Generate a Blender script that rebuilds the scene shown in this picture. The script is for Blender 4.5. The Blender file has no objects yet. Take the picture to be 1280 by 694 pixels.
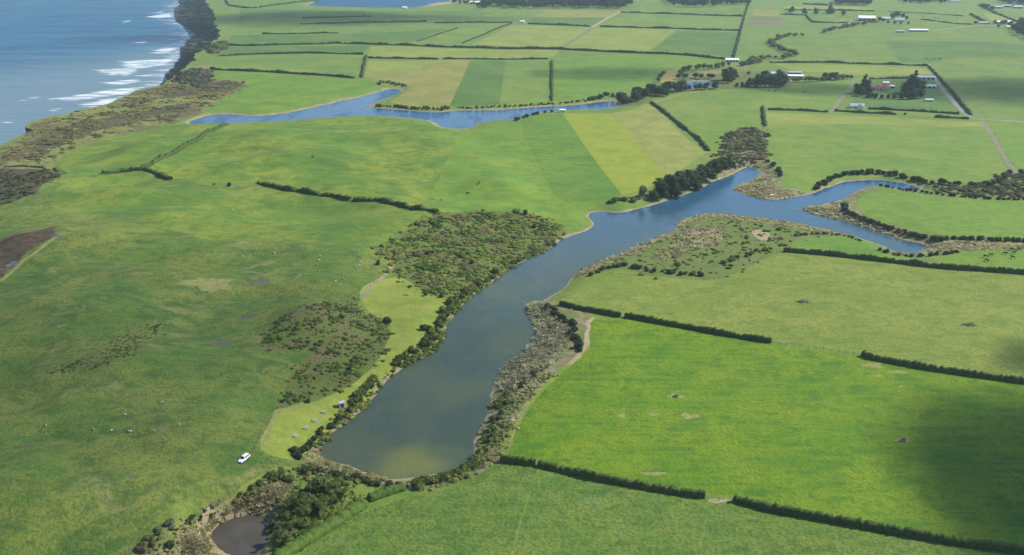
import bpy, bmesh, math, random
import numpy as np
from mathutils import Vector, Matrix
from mathutils.geometry import delaunay_2d_cdt
from mathutils.bvhtree import BVHTree

random.seed(7)
RNG = np.random.default_rng(11)
sc = bpy.context.scene
C = sc.collection
R = math.radians

# ------------------------------------------------------------------ camera
FPX, CX, CY = 1229.0, 640.0, 347.0        # focal length and centre in photo pixels (1280 x 694)
CAM_H, PITCH = 179.0, R(19.37)
cd = bpy.data.cameras.new('camera')
cam = bpy.data.objects.new('camera', cd); C.objects.link(cam)
cd.sensor_width = 36.0; cd.lens = 36.0 * FPX / 1280.0
cd.clip_start = 1.0; cd.clip_end = 60000.0
cam.location = (0, 0, CAM_H); cam.rotation_euler = (R(90) - PITCH, 0, 0)
sc.camera = cam

# ------------------------------------------------------------------ sky, sun, exposure
SUN_EL, SUN_AZ = R(40), R(76)             # azimuth clockwise from +Y (the view direction)
w = bpy.data.worlds.new('World'); sc.world = w; w.use_nodes = True
nt = w.node_tree
sky = nt.nodes.new('ShaderNodeTexSky'); sky.sky_type = 'NISHITA'; sky.sun_disc = False
sky.sun_elevation = SUN_EL; sky.sun_rotation = SUN_AZ; sky.altitude = 200; sky.dust_density = 0.1
sky.air_density = 1.0; sky.ozone_density = 3.0
bg = nt.nodes['Background']; bg.inputs[1].default_value = 0.10
nt.links.new(sky.outputs[0], bg.inputs[0])
sd = bpy.data.lights.new('sun', 'SUN'); sd.energy = 4.6; sd.angle = R(0.53); sd.color = (1, 0.95, 0.86)
sun = bpy.data.objects.new('sun', sd); C.objects.link(sun)
SUNV = Vector((math.sin(SUN_AZ) * math.cos(SUN_EL), math.cos(SUN_AZ) * math.cos(SUN_EL), math.sin(SUN_EL)))
sun.rotation_euler = SUNV.to_track_quat('Z', 'Y').to_euler()
sun.location = (300, 300, 600)
sc.view_settings.view_transform = 'Standard'; sc.view_settings.look = 'None'
sc.view_settings.exposure = 0.67; sc.view_settings.gamma = 1.0
sc.view_settings.use_curve_mapping = False
sc.cycles.max_bounces = 6; sc.cycles.diffuse_bounces = 2; sc.cycles.glossy_bounces = 2
sc.cycles.volume_bounces = 1; sc.cycles.transparent_max_bounces = 24
sc.cycles.use_denoising = True
try: sc.cycles.denoiser = 'OPENIMAGEDENOISE'
except Exception: pass

# ------------------------------------------------------------------ pixel -> place
FW = np.array([0, math.cos(PITCH), -math.sin(PITCH)]); UP = np.array([0, math.sin(PITCH), math.cos(PITCH)])
def rays(px):
    px = np.atleast_2d(np.asarray(px, float))
    return (np.outer((px[:, 0] - CX) / FPX, [1, 0, 0]) + np.outer((CY - px[:, 1]) / FPX, UP) + FW)
def on_plane(px, z=0.0):
    d = rays(px); t = (z - CAM_H) / d[:, 2]
    return d[:, :2] * t[:, None]

def sm(a, b, x):
    t = np.clip((x - a) / (b - a), 0, 1); return t * t * (3 - 2 * t)
def inside(poly, P):
    P = np.asarray(P); res = np.zeros(len(P), bool)
    lo, hi = poly.min(0), poly.max(0)
    idx = np.nonzero((P[:, 0] >= lo[0]) & (P[:, 0] <= hi[0]) & (P[:, 1] >= lo[1]) & (P[:, 1] <= hi[1]))[0]
    if len(idx) == 0: return res
    x, y = P[idx, 0], P[idx, 1]; r = np.zeros(len(idx), bool)
    a = poly; b = np.roll(poly, -1, 0)
    dy = np.where(a[:, 1] == b[:, 1], 1e-12, b[:, 1] - a[:, 1]); k = (b[:, 0] - a[:, 0]) / dy
    ch = max(1, 600000 // len(poly))
    for i in range(0, len(idx), ch):
        yy = y[i:i + ch, None]
        c = ((a[None, :, 1] > yy) != (b[None, :, 1] > yy)) & (x[i:i + ch, None] < k * (yy - a[None, :, 1]) + a[None, :, 0])
        r[i:i + ch] = (c.sum(1) & 1).astype(bool)
    res[idx] = r; return res
def dist(poly, P):
    P = np.asarray(P, float); a = poly; e = np.roll(poly, -1, 0) - poly; L = np.maximum((e * e).sum(1), 1e-9); out = np.empty(len(P))
    ch = max(1, 400000 // len(poly))
    for i in range(0, len(P), ch):
        d = P[i:i + ch, None, :] - a[None]
        t = np.clip((d * e[None]).sum(2) / L, 0, 1)
        d -= t[:, :, None] * e[None]
        out[i:i + ch] = np.sqrt((d * d).sum(2).min(1))
    return out
def sdist(poly, P):
    d = dist(poly, P); return np.where(inside(poly, P), -d, d)
_nz = np.random.default_rng(3)
def wavenoise(P, wl, n=7, seed=0):
    g = np.random.default_rng(100 + seed); v = np.zeros(len(P))
    for _ in range(n):
        a = g.uniform(0, 2 * math.pi); k = 2 * math.pi / (wl * g.uniform(.6, 1.7))
        v += np.sin((P[:, 0] * math.cos(a) + P[:, 1] * math.sin(a)) * k + g.uniform(0, 6.28))
    return v / math.sqrt(n)

# ------------------------------------------------------------------ traced outlines (photo pixels)
LAKE = [(398,568),(405,555),(420,538),(445,520),(460,508),(472,490),(480,478),(500,462),(520,451),(541,442),(553,431),(557,411),
 (568,393),(586,374),(603,360),(621,349),(640,334),(665,322),(688,311),(700,300),(715,294),(735,288),(743,282),(741,276),(734,269),
 (738,265.5),(760,265),(775,267),(790,263),(815,257),(840,248),(866,240),(881,233),(891,227),(916,219),(926,212),(938,209),(947,212),
 (951,219),(941,225),(918,233),(916,237),(926,242),(960,251),(985,248),(1015,243),(1035,235),(1055,228),(1078,225),(1100,225),
 (1130,229),(1155,237),(1135,239),(1110,233.5),(1100,232),(1080,234),(1065,242),(1055,250),(1035,255.5),(1010,259),(1001,262),
 (1020,268),(1045,274),(1070,280.5),(1100,290.5),(1130,300.5),(1155,305.5),(1164,310.5),(1155,315.5),(1135,317),(1115,313),
 (1095,304),(1070,295.5),(1043,290.5),(1018,285.5),(985,278),(958,274),(933,272),(911,269),(886,268),(866,272),(848,279),(841,290),
 (825,297),(810,302),(790,312),(765,322),(745,328),(728,338),(713,347),(706,358),(688,372),(672,379),(659,380),(660,393),(669,408),
 (671,421),(660,433),(640,450),(625,461),(618,478),(611,501),(608,520),(603,535),(593,548),(592,563),(586,579),(566,590),(546,593),
 (516,597),(485,598),(460,591.5),(438,584),(415,577),(403,573)]
RIVER = [(237,153.5),(248,148),(263,143.5),(291,143),(320,146.5),(365,140.5),(403,132),(428,126.6),(455,120),(475,115),(485,111.6),
 (495,111),(502,114),(493,120),(475,125),(460,131.7),(463,135.5),(490,136.7),(520,139),(551,141),(566,138),(596,138),(621,138),
 (640,136),(673,134),(715,131.7),(733,130),(750,127.4),(775,126.7),(773,133),(753,136.7),(715,137.4),(688,138),(665,144.2),
 (640,149.2),(621,150.5),(601,153),(591,159),(576,161.3),(551,159.3),(543,151.7),(515,148),(490,145.5),(470,144.2),(428,145.5),
 (395,148),(357,150.5),(320,152.3),(301,154),(263,154.5),(241,155.5)]
FARPOND = [(850,106),(859,103),(873,101),(891,101.6),(893,106.6),(878,110.4),(853,111)]
LAGOON = [(383,6.5),(395,2),(410,-3),(470,-8),(540,-7),(575,-2),(560,2.5),(543,3),(528,7.5),(505,10),(460,10),(430,9),(395,7.5)]
POND = [(263,668),(271,656.5),(288,648),(320,643),(332,650),(336,665),(332,680),(324,689),(316,694),(300,698),(285,693),(271,683)]

PLATEAU0 = on_plane([(230,720),(290,635),(345,535),(395,455),(440,405),(473,345),(530,302),(600,283),(670,273),(640,205),(560,170),
 (450,170),(300,172),(200,176),(60,225),(-300,290),(-420,500),(-300,800)])
BUMPS = [((150,262), 5.0, 22), ((210,285), 3.5, 24), ((180,222), 4.0, 18), ((40,330), 4.5, 30), ((100,500), 3.0, 26), ((420,205), 3.0, 18), ((355,208), 3.0, 16), ((250,330), 3.0, 26), ((380,410), 3.0, 14), ((20,640), 4.0, 24), ((112,300), 7.0, 55), ((60,250), 5.0, 50), ((30,420), 6.0, 70), ((200,560), 3.0, 50), ((60,640), 4.0, 40), ((380,215), 4.5, 60),
         ((330,180), 3.0, 60), ((230,190), 4.0, 70), ((300,370), -2.5, 40), ((150,440), 2.5, 30), ((430,180), 3.0, 50), ((560,310), 2.5, 28),
         ((410,430), 2.0, 18), ((900,10), 8.0, 300), ((400,20), 6.0, 160), ((1200,20), 6.0, 300)]
BW = [(on_plane([p])[0], a, r) for p, a, r in BUMPS]
def h_base(P):
    s = sdist(PLATEAU0, P)
    m = 1 - sm(-26, 18, s)
    h = 6.0 * m + 0.45 * wavenoise(P, 170, 6, 1) + m * (1.7 * wavenoise(P, 75, 7, 2) + 0.4 * wavenoise(P, 24, 7, 3))
    for c, a, r in BW:
        h += a * np.exp(-((P - c) ** 2).sum(1) / (r * r))
    return h
def resample(W, step):
    out = []; n = len(W)
    for i in range(n):
        p, q = W[i], W[(i + 1) % n]; k = max(1, int(np.linalg.norm(q - p) / step))
        for j in range(k): out.append(p + (q - p) * j / k)
    return np.array(out)
def smooth_closed(W, it=1):
    for _ in range(it):
        W = np.concatenate([(W * .75 + np.roll(W, -1, 0) * .25)[:, None], (W * .25 + np.roll(W, -1, 0) * .75)[:, None]], 1).reshape(-1, 2)
    return W
def rough(W, step, amp, seed=0):
    W = resample(W, step); W = W.copy()
    W[:, 0] += amp * wavenoise(W, step * 6, 6, seed) + amp * .6 * wavenoise(W, step * 2.5, 6, seed + 9)
    W[:, 1] += amp * wavenoise(W, step * 6, 6, seed + 1) + amp * .6 * wavenoise(W, step * 2.5, 6, seed + 8)
    return W
WATER = []
for nm, px, lev, W_, step, amp in [('lake', LAKE, -3.0, 15, 3.0, .5), ('river', RIVER, -3.0, 22, 8, .9), ('farpond', FARPOND, -2.0, 12, 8, .5),
                              ('lagoon', LAGOON, -3.0, 40, 30, 3), ('pond', POND, -3.0, 9, 1.5, .25)]:
    P = rough(smooth_closed(on_plane(px, lev), 1), step, amp, 31)
    WATER.append((nm, P, lev, W_))
def height(P):
    P = np.atleast_2d(np.asarray(P, float)); h = h_base(P)
    for nm, poly, lev, W_ in WATER:
        lo, hi = poly.min(0) - W_ - 1, poly.max(0) + W_ + 1
        i = np.nonzero((P[:, 0] > lo[0]) & (P[:, 0] < hi[0]) & (P[:, 1] > lo[1]) & (P[:, 1] < hi[1]))[0]
        if not len(i): continue
        s = sdist(poly, P[i]); t = sm(0, W_, s)
        bank = lev + 0.03 + 0.16 * np.clip(s, 0, 4)
        hh = bank * (1 - t) + h[i] * t
        h[i] = np.where(s < .02, lev - 0.04 - np.minimum(1.0, .25 * np.maximum(-s, 0)), hh)
    return h
def gp(px):                                # pixel -> point where its ray meets the terrain
    px = np.atleast_2d(np.asarray(px, float)); z = np.zeros(len(px))
    for _ in range(14):
        d = rays(px); P = d[:, :2] * ((z - CAM_H) / d[:, 2])[:, None]
        z = .35 * z + .65 * height(P)
    return P
def gp1(x, y): return gp([(x, y)])[0]

# ------------------------------------------------------------------ materials
GAIN = 1.75
def s2l(v): v /= 255.0; return v / 12.92 if v <= .04045 else ((v + .055) / 1.055) ** 2.4
def col(r, g, b, k=1.0): return tuple(min(.9, s2l(v) / GAIN * k) for v in (r, g, b))
def new_mat(name):
    m = bpy.data.materials.new(name); m.use_nodes = True; t = m.node_tree
    b = t.nodes['Principled BSDF']; b.inputs['Roughness'].default_value = .9; b.inputs['Specular IOR Level'].default_value = .15
    return m, t, b
class NB:
    def __init__(s, t): s.t = t
    def n(s, ty, **k):
        n = s.t.nodes.new(ty)
        for a, v in k.items(): setattr(n, a, v)
        return n
    def l(s, a, b): s.t.links.new(a, b)
    def coord(s, scale=(1, 1, 1), rot=0.0):
        c = s.n('ShaderNodeNewGeometry'); m = s.n('ShaderNodeMapping')
        m.inputs['Scale'].default_value = scale; m.inputs['Rotation'].default_value = (0, 0, rot)
        s.l(c.outputs['Position'], m.inputs[0]); return m.outputs[0]
    def noise(s, co, scale, detail=4, rough=.6, dist=0.0):
        n = s.n('ShaderNodeTexNoise'); s.l(co, n.inputs['Vector'])
        n.inputs['Scale'].default_value = scale; n.inputs['Detail'].default_value = detail
        n.inputs['Roughness'].default_value = rough; n.inputs['Distortion'].default_value = dist
        return n.outputs['Fac']
    def ramp(s, fac, a, b):
        m = s.n('ShaderNodeMapRange', interpolation_type='SMOOTHSTEP'); s.l(fac, m.inputs[0])
        m.inputs[1].default_value = a; m.inputs[2].default_value = b; return m.outputs[0]
    def mix(s, fac, a, b, mode='MIX'):
        m = s.n('ShaderNodeMix', data_type='RGBA', blend_type=mode)
        for sock, v in ((m.inputs['Factor'], fac), (m.inputs['A'], a), (m.inputs['B'], b)):
            if hasattr(v, 'links'): s.l(v, sock)
            elif isinstance(v, (int, float)): sock.default_value = v
            else: sock.default_value = (*v, 1)
        return m.outputs['Result']
    def math(s, op, a, b):
        m = s.n('ShaderNodeMath', operation=op)
        for i, v in enumerate((a, b)):
            if hasattr(v, 'links'): s.l(v, m.inputs[i])
            else: m.inputs[i].default_value = v
        return m.outputs[0]
    def bump(s, h, strength, d, b):
        n = s.n('ShaderNodeBump'); n.inputs['Strength'].default_value = strength; n.inputs['Distance'].default_value = d
        s.l(h, n.inputs['Height']); s.l(n.outputs[0], b.inputs['Normal'])
def pasture(name, main, second, dark, rot=0.0, tuft=.5, patch=60, streak=.35, bump=.35, coarse=7.0, dry=None, dry_amt=.0, stretch=5.0):
    main, second, dark = (tuple(v * k for v, k in zip(c, (1.28, 1.14, 1.08))) for c in (main, second, dark))
    m, t, b = new_mat(name); N = NB(t)
    co = N.coord(); st = N.coord((1.0 / stretch, 1, 1), rot)
    big = N.noise(co, 1.0 / patch, 5, .62); mid = N.noise(co, 1.0 / coarse, 5, .68); fine = N.noise(co, 1 / 1.3, 4, .7)
    stk = N.noise(st, 1 / 4.0, 4, .6)
    c = N.mix(N.ramp(big, .40, .60), main, second)
    mid2 = N.noise(co, 1.0 / (coarse * 3.2), 6, .72, .3)
    c = N.mix(N.math('MULTIPLY', N.ramp(mid2, .46, .62), .8), c, dark)
    c = N.mix(N.math('MULTIPLY', N.ramp(mid, .46, .64), .7), c, dark)
    c = N.mix(N.math('MULTIPLY', N.ramp(stk, .44, .62), streak), c, second)
    c = N.mix(N.math('MULTIPLY', N.ramp(fine, .46, .66), tuft), c, (dark[0] * .82, dark[1] * .84, dark[2] * .85))
    lite = N.noise(co, 1 / 2.1, 4, .75)
    c = N.mix(N.math('MULTIPLY', N.ramp(lite, .52, .70), .5 * tuft), c, (second[0] * 1.18, second[1] * 1.12, second[2] * 1.15))
    tf = N.noise(co, 1 / 3.1, 3, .6)
    c = N.mix(N.math('MULTIPLY', N.ramp(tf, .60, .72), .5 * tuft), c, (dark[0] * .62, dark[1] * .68, dark[2] * .8))
    if dry:
        dn = N.noise(co, 1.0 / (patch * .45), 6, .7, .6)
        c = N.mix(N.math('MULTIPLY', N.ramp(dn, .56, .72), dry_amt), c, dry)
    N.l(c, b.inputs['Base Color'])
    hh = N.math('ADD', N.math('MULTIPLY', mid, .5), fine)
    N.bump(hh, bump, .8, b)
    return m
def earth(name, a, b_, c_, s1=6, s2=.8, bump=.5, cover=None, cov=.5):
    m, t, b = new_mat(name); N = NB(t); co = N.coord()
    n1 = N.noise(co, 1 / s1, 6, .7); n2 = N.noise(co, 1 / s2, 4, .7); n3 = N.noise(co, 1 / (s1 * 4), 4, .6)
    n0 = N.noise(co, 1 / (s1 * 2.3), 6, .72, .5)
    c = N.mix(N.ramp(n0, .42, .58), a, b_); c = N.mix(N.math('MULTIPLY', N.ramp(n1, .48, .62), .7), c, c_); c = N.mix(N.math('MULTIPLY', N.ramp(n2, .46, .66), .6), c, c_)
    if cover: c = N.mix(N.math('MULTIPLY', N.ramp(N.math('ADD', N.math('MULTIPLY', n3, .6), N.math('MULTIPLY', n1, .4)), .5 - .1 * cov, .62 - .1 * cov), 1.0), c, cover)
    N.l(c, b.inputs['Base Color']); N.bump(N.math('ADD', n1, n2), bump, .7, b); return m
def plain(name, c, rough=.7, spec=.3, var=.15, scale=1.5, metallic=0.0):
    m, t, b = new_mat(name); N = NB(t)
    n = N.noise(N.coord(), scale, 4, .65)
    N.l(N.mix(N.ramp(n, .3, .7), tuple(v * (1 - var) for v in c), tuple(min(1, v * (1 + var * .5)) for v in c)), b.inputs['Base Color'])
    b.inputs['Roughness'].default_value = rough; b.inputs['Specular IOR Level'].default_value = spec
    b.inputs['Metallic'].default_value = metallic; return m
def foliage(name, a, b_, attr=False, objvar=.35, scale=.9, trans=0.0):
    m, t, b = new_mat(name); N = NB(t)
    n = N.noise(N.coord(), scale, 3, .7)
    if attr:
        at = N.n('ShaderNodeAttribute', attribute_name='tint'); base = at.outputs['Color']
        dk = N.mix(1.0, base, (.62, .66, .62), 'MULTIPLY'); c = N.mix(N.ramp(n, .3, .7), dk, base)
    else:
        c = N.mix(N.ramp(n, .3, .68), a, b_)
        oi = N.n('ShaderNodeObjectInfo')
        hv = N.n('ShaderNodeHueSaturation'); N.l(c, hv.inputs['Color'])
        v = N.n('ShaderNodeMapRange'); N.l(oi.outputs['Random'], v.inputs[0]); v.inputs[3].default_value = 1 - objvar; v.inputs[4].default_value = 1 + objvar
        N.l(v.outputs[0], hv.inputs['Value'])
        v2 = N.n('ShaderNodeMapRange'); N.l(oi.outputs['Random'], v2.inputs[0]); v2.inputs[3].default_value = .512; v2.inputs[4].default_value = .488
        N.l(v2.outputs[0], hv.inputs['Hue']); c = hv.outputs[0]
    N.l(c, b.inputs['Base Color']); b.inputs['Specular IOR Level'].default_value = .12
    if trans:
        tr = N.n('ShaderNodeBsdfTranslucent'); N.l(c, tr.inputs[0]); mx = N.n('ShaderNodeMixShader'); mx.inputs[0].default_value = trans
        N.l(b.outputs[0], mx.inputs[1]); N.l(tr.outputs[0], mx.inputs[2]); N.l(mx.outputs[0], t.nodes['Material Output'].inputs['Surface'])
    return m

M = {}
M['left_low'] = pasture('hill_pasture', col(96,134,56), col(134,150,70), col(70,110,50), .35, .6, 42, .4, .9, 6, col(172,166,108), .85, 3)
M['left_up'] = pasture('upper_pasture', col(100,138,54), col(132,154,62), col(78,120,50), .1, .5, 50, .35, .5, 9, col(160,166,78), .6)
M['north_left'] = pasture('river_pasture', col(100,142,54), col(140,160,60), col(76,122,50), .1, .45, 60, .35, .5, 12, col(178,182,72), .8)
M['green'] = pasture('green_strip', col(106,148,54), col(126,158,58), col(88,134,52), .2, .35, 50, .5, .35, 8, col(160,172,66), .25, 8)
M['green2'] = pasture('second_green_strip', col(98,142,50), col(116,152,56), col(82,128,48), .2, .35, 50, .5, .35, 8, None, 0, 8)
M['lime'] = pasture('yellow_green_strip', col(144,164,52), col(156,170,60), col(122,152,54), .2, .3, 45, .45, .3, 8, None, 0, 8)
M['olive_dry'] = pasture('dry_strip', col(142,158,78), col(162,168,92), col(122,144,68), .2, .4, 35, .4, .3, 8, col(172,166,108), .5)
M['bright'] = pasture('bright_paddock', col(100,146,30), col(124,156,36), col(76,124,34), -.25, .6, 38, .6, .7, 4.5, None, 0, 6)
M['front'] = pasture('rough_paddock', col(100,140,58), col(124,150,66), col(76,116,50), -.55, .65, 24, .6, .9, 2.2, col(126,156,96), .8, 3.4)
M['olive'] = pasture('olive_paddock', col(126,150,62), col(144,160,74), col(102,134,56), -.2, .65, 36, .35, .5, 3.6)
M['field5'] = pasture('loop_paddock', col(112,152,56), col(126,158,62), col(94,138,52), 0, .4, 45, .4, .35, 7)
M['field6'] = pasture('river_paddock', col(112,148,60), col(132,158,68), col(96,138,56), 0, .4, 60, .45, .35, 8)
M['far_a'] = pasture('far_pasture', col(112,146,64), col(132,156,70), col(96,134,60), 0, .35, 120, .4, .25, 26)
M['far_b'] = pasture('far_dark_pasture', col(92,130,62), col(106,140,64), col(80,118,58), 0, .35, 110, .35, .25, 26)
M['far_c'] = pasture('far_yellow_pasture', col(136,158,72), col(152,166,80), col(120,146,68), 0, .35, 80, .45, .25, 22)
M['far_d'] = pasture('far_hay_pasture', col(142,150,76), col(156,156,88), col(122,140,68), 0, .35, 55, .5, .25, 18)
M['ground_mat'] = pasture('open_grass', col(110,144,62), col(130,154,70), col(92,130,58), 0, .4, 70, .4, .35, 10)
M['plough']    = earth('ploughed_earth', col(150,140,100), col(134,126,94), col(120,136,80), 20, 5)
M['lawn'] = pasture('mown_lawn', col(142,164,66), col(158,172,80), col(120,150,62), .6, .35, 20, .45, .3, 4.5, col(184,174,110), .6)
M['lane'] = pasture('lane_grass', col(126,152,70), col(142,160,80), col(104,138,62), .6, .45, 18, .4, .35, 4)
M['ground'] = pasture('rough_grass', col(108,134,64), col(132,142,80), col(86,112,56), 0, .6, 28, .3, .6, 6, col(164,150,104), .6)
M['bank'] = earth('reedy_bank', col(180,166,128), col(158,148,108), col(122,120,80), 4, .9, .6, col(128,140,78), .6)
M['shore'] = earth('shore_mud', col(196,182,146), col(172,158,122), col(140,130,98), 3, .7, .5)
M['bed']       = earth('lake_bed', col(110,110,70), col(96,98,64), col(84,84,56), 6, 1)
M['scrubfloor'] = earth('scrub_floor', col(116,130,62), col(134,124,84), col(94,108,54), 6, 1.2, .8, col(120,138,64), .6)
M['penfloor'] = earth('marsh_floor', col(122,144,66), col(138,146,78), col(98,122,56), 7, 1.2, .7, col(160,148,104), -.6)
M['coastfloor'] = earth('coast_heath', col(140,136,82), col(118,104,72), col(92,94,56), 18, 4, .9, col(150,156,84), .5)
M['coastdark'] = earth('bare_heath', col(112,104,76), col(100,90,68), col(86,86,58), 14, 3, .8, col(102,112,66), .2)
M['slip'] = earth('slip_earth', col(104,88,70), col(122,104,78), col(78,66,54), 7, 2, .9)
M['slab']      = earth('grey_slab', col(140,146,146), col(118,124,126), col(100,104,104), 6, 1.5)
M['greybare']  = earth('pugged_ground', col(122,122,104), col(132,128,100), col(96,104,76), 3, .7, .6, col(112,130,70), .25)
M['sand']      = earth('pale_sand', col(206,192,156), col(190,174,134), col(166,150,112), 4, 1)
M['drypatch'] = earth('dry_patch', col(186,178,118), col(160,164,92), col(136,150,68), 1.6, .5)
M['darkpatch'] = earth('muddy_patch', col(72,72,64), col(90,90,70), col(60,60,56), 2, .6)
M['track']     = earth('farm_track_gravel', col(164,160,134), col(150,144,120), col(138,142,104), 6, 1)
M['road']      = earth('road_chip', col(172,172,164), col(160,160,154), col(150,150,140), 8, 1)
M['tan']       = earth('tan_cutting', col(186,164,110), col(168,144,96), col(136,124,80), 8, 2)
M['hayhill']   = pasture('dry_hill', col(168,164,86), col(184,170,100), col(140,140,70), 0, .5, 20, .3, .3, 8)
M['flatgreen'] = pasture('sappy_margin', col(128,160,58), col(150,168,64), col(104,140,52), 0, .4, 15, .3, .3, 4)
M['hedge'] = foliage('hedge_leaf', col(66,84,42), col(96,112,56), objvar=.12)
M['hedge_lt'] = foliage('clipped_hedge_leaf', col(84,112,48), col(108,136,60), objvar=.1)
M['shrub'] = foliage('shrub_leaf', col(92,112,54), col(138,150,78), objvar=.3, trans=.25)
M['darkleaf'] = foliage('dark_conifer_leaf', col(56,72,44), col(88,104,62), objvar=.25)
M['palm'] = foliage('pale_leaf', col(120,136,72), col(168,176,108), objvar=.25, trans=.3)
M['willow'] = foliage('grey_scrub_leaf', col(112,114,82), col(146,140,106), objvar=.2, trans=.25)
M['scrub']     = foliage('scrub_leaf', None, None, attr=True, scale=.6, trans=.3)
M['reed']      = foliage('dry_reed_blade', None, None, attr=True, scale=.5, trans=.5)
M['hedgerow'] = foliage('hedgerow_leaf', col(66,86,42), col(98,116,58), objvar=.05)
M['bark']      = plain('bark', (.10, .08, .06), .95, .1, .4, 3)
M['wood']      = plain('weathered_wood', (.26, .24, .2), .9, .1, .3, 4)
M['palewood'] = plain('pale_timber', (.46, .44, .38), .8, .2, .15, 4)
M['white']     = plain('white_paint', (.78, .78, .76), .45, .4, .08)
M['carpaint']  = plain('white_car_paint', (.8, .8, .8), .25, .5, .03)
M['glass']     = plain('dark_glass', (.02, .025, .03), .08, .6, .1)
M['tyre']      = plain('tyre_rubber', (.02, .02, .02), .9, .2)
M['chrome']    = plain('bright_metal', (.55, .55, .55), .3, .5, .1, 3, .8)
M['red_lamp']  = plain('red_lens', (.4, .02, .02), .3, .5)
M['concrete']  = plain('concrete', (.24, .22, .19), .9, .2, .2, 2)
M['water_dk']  = plain('trough_water', (.02, .022, .02), .5, .2)
M['redroof']   = plain('red_tile', (.56, .20, .12), .8, .2, .3, 1.2)
M['greyroof']  = plain('grey_roof', (.40, .42, .44), .6, .3, .2, .8)
M['whiteroof'] = plain('white_roof', (.82, .83, .84), .5, .3, .1, .4)
M['blueroof'] = plain('pale_blue_roof', (.44, .53, .60), .5, .3, .15, .6)
M['tealroof'] = plain('teal_roof', (.46, .62, .62), .5, .3, .15, .6)
M['darkroof']  = plain('dark_roof', (.15, .17, .2), .6, .3, .2, .8)
M['wall']      = plain('cream_wall', (.66, .63, .56), .8, .2, .12, 1)
M['greywall']  = plain('grey_wall', (.42, .43, .44), .8, .2, .15, 1)
M['dark']      = plain('dark_opening', (.03, .03, .035), .9, .1)
M['cow']       = plain('dark_hide', (.035, .026, .02), .8, .2, .5, 2)
M['cow_red']   = plain('brown_hide', (.14, .065, .03), .8, .2, .3, 2)
M['wool'] = plain('sheep_wool', (.42, .40, .34), .95, .05, .15, 6)
M['rock'] = earth('cliff_rock', col(84,76,66), col(106,94,78), col(56,52,48), 18, 4, 1.0, col(98,106,64), .4)

def water_mat(name, shallow, deep, patch=None, wave=.06, rough=.06, size=40):
    m, t, b = new_mat(name); N = NB(t); co = N.coord()
    n = N.noise(co, 1 / size, 4, .55, .4)
    c = N.mix(N.ramp(n, .38, .64), deep, shallow)
    if patch:
        (x, y, r, pc) = patch
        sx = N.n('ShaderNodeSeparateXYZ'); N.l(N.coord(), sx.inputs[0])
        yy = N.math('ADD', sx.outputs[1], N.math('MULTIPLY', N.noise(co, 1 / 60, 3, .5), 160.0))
        c = N.mix(N.ramp(yy, 500.0, 830.0), c, col(56,104,136))  # reflected sky blue painted into the base colour towards the far end of the lake
        ge = N.n('ShaderNodeNewGeometry'); vm = N.n('ShaderNodeVectorMath', operation='DISTANCE')
        N.l(ge.outputs['Position'], vm.inputs[0]); vm.inputs[1].default_value = (x, y, -3)
        dn = N.math('ADD', N.math('DIVIDE', vm.outputs['Value'], r), N.math('MULTIPLY', N.noise(co, .09, 4, .6), .9))
        c = N.mix(N.math('SUBTRACT', 1.0, N.ramp(dn, .55, 1.6)), c, pc)
    N.l(c, b.inputs['Base Color'])
    b.inputs['Roughness'].default_value = rough; b.inputs['Specular IOR Level'].default_value = .4; b.inputs['IOR'].default_value = 1.33
    wv = N.math('ADD', N.noise(N.coord((1, .45, 1), .5), .9, 3, .6), N.math('MULTIPLY', N.noise(co, .12, 3, .5), 1.2))
    ru = N.noise(N.coord((1, .22, 1), .75), 1 / 26, 5, .65, .5)
    ro = N.n('ShaderNodeMapRange'); N.l(N.ramp(ru, .42, .6), ro.inputs[0]); ro.inputs[3].default_value = rough * .5; ro.inputs[4].default_value = rough * 2.6; N.l(ro.outputs[0], b.inputs['Roughness'])
    N.bump(wv, wave, 1.0, b); return m
ALG = on_plane([(515, 582)], -3)[0]
M['lake'] = water_mat('lake_water', col(96,108,80), col(80,98,80), (float(ALG[0]), float(ALG[1]), 20, col(130,136,74)), .14, .075)
M['river'] = water_mat('river_water', col(46,104,142), col(40,94,136), None, .2, .12)
M['lagoon'] = water_mat('lagoon_water', col(62,116,152), col(52,106,146), None, .03, .1)
_b = M['lagoon'].node_tree.nodes['Principled BSDF']; _t = M['lagoon'].node_tree     # wind-ruffled all over: no mirror-like lanes
_t.links.remove(_b.inputs['Roughness'].links[0]); _b.inputs['Roughness'].default_value = .55; _b.inputs['Specular IOR Level'].default_value = .15
M['pond'] = water_mat('pond_water', col(108,100,88), col(94,88,78), None, .03, .08, 12)

# ------------------------------------------------------------------ object helpers
def props(o, label=None, cat=None, group=None, kind=None):
    for k, v in (('label', label), ('category', cat), ('group', group), ('kind', kind)):
        if v: o[k] = v
    return o
def mesh_np(name, V, F, mats, tint=None, fmat=None, smooth=False):
    V = np.asarray(V, np.float32); me = bpy.data.meshes.new(name)
    if isinstance(F, np.ndarray):
        n, k = F.shape
        me.vertices.add(len(V)); me.vertices.foreach_set('co', V.ravel())
        me.loops.add(n * k); me.loops.foreach_set('vertex_index', F.astype(np.int32).ravel())
        me.polygons.add(n); me.polygons.foreach_set('loop_start', np.arange(0, n * k, k, dtype=np.int32))
        me.update(calc_edges=True); me.validate()
    else:
        me.from_pydata([tuple(map(float, v)) for v in V], [], F); me.update()
    for m in (mats if isinstance(mats, list) else [mats]): me.materials.append(m)
    if tint is not None:
        a = me.attributes.new('tint', 'FLOAT_COLOR', 'POINT')
        a.data.foreach_set('color', np.concatenate([np.asarray(tint, np.float32), np.ones((len(V), 1), np.float32)], 1).ravel())
    if smooth: me.polygons.foreach_set('use_smooth', np.ones(len(me.polygons), bool))
    return me
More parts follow.
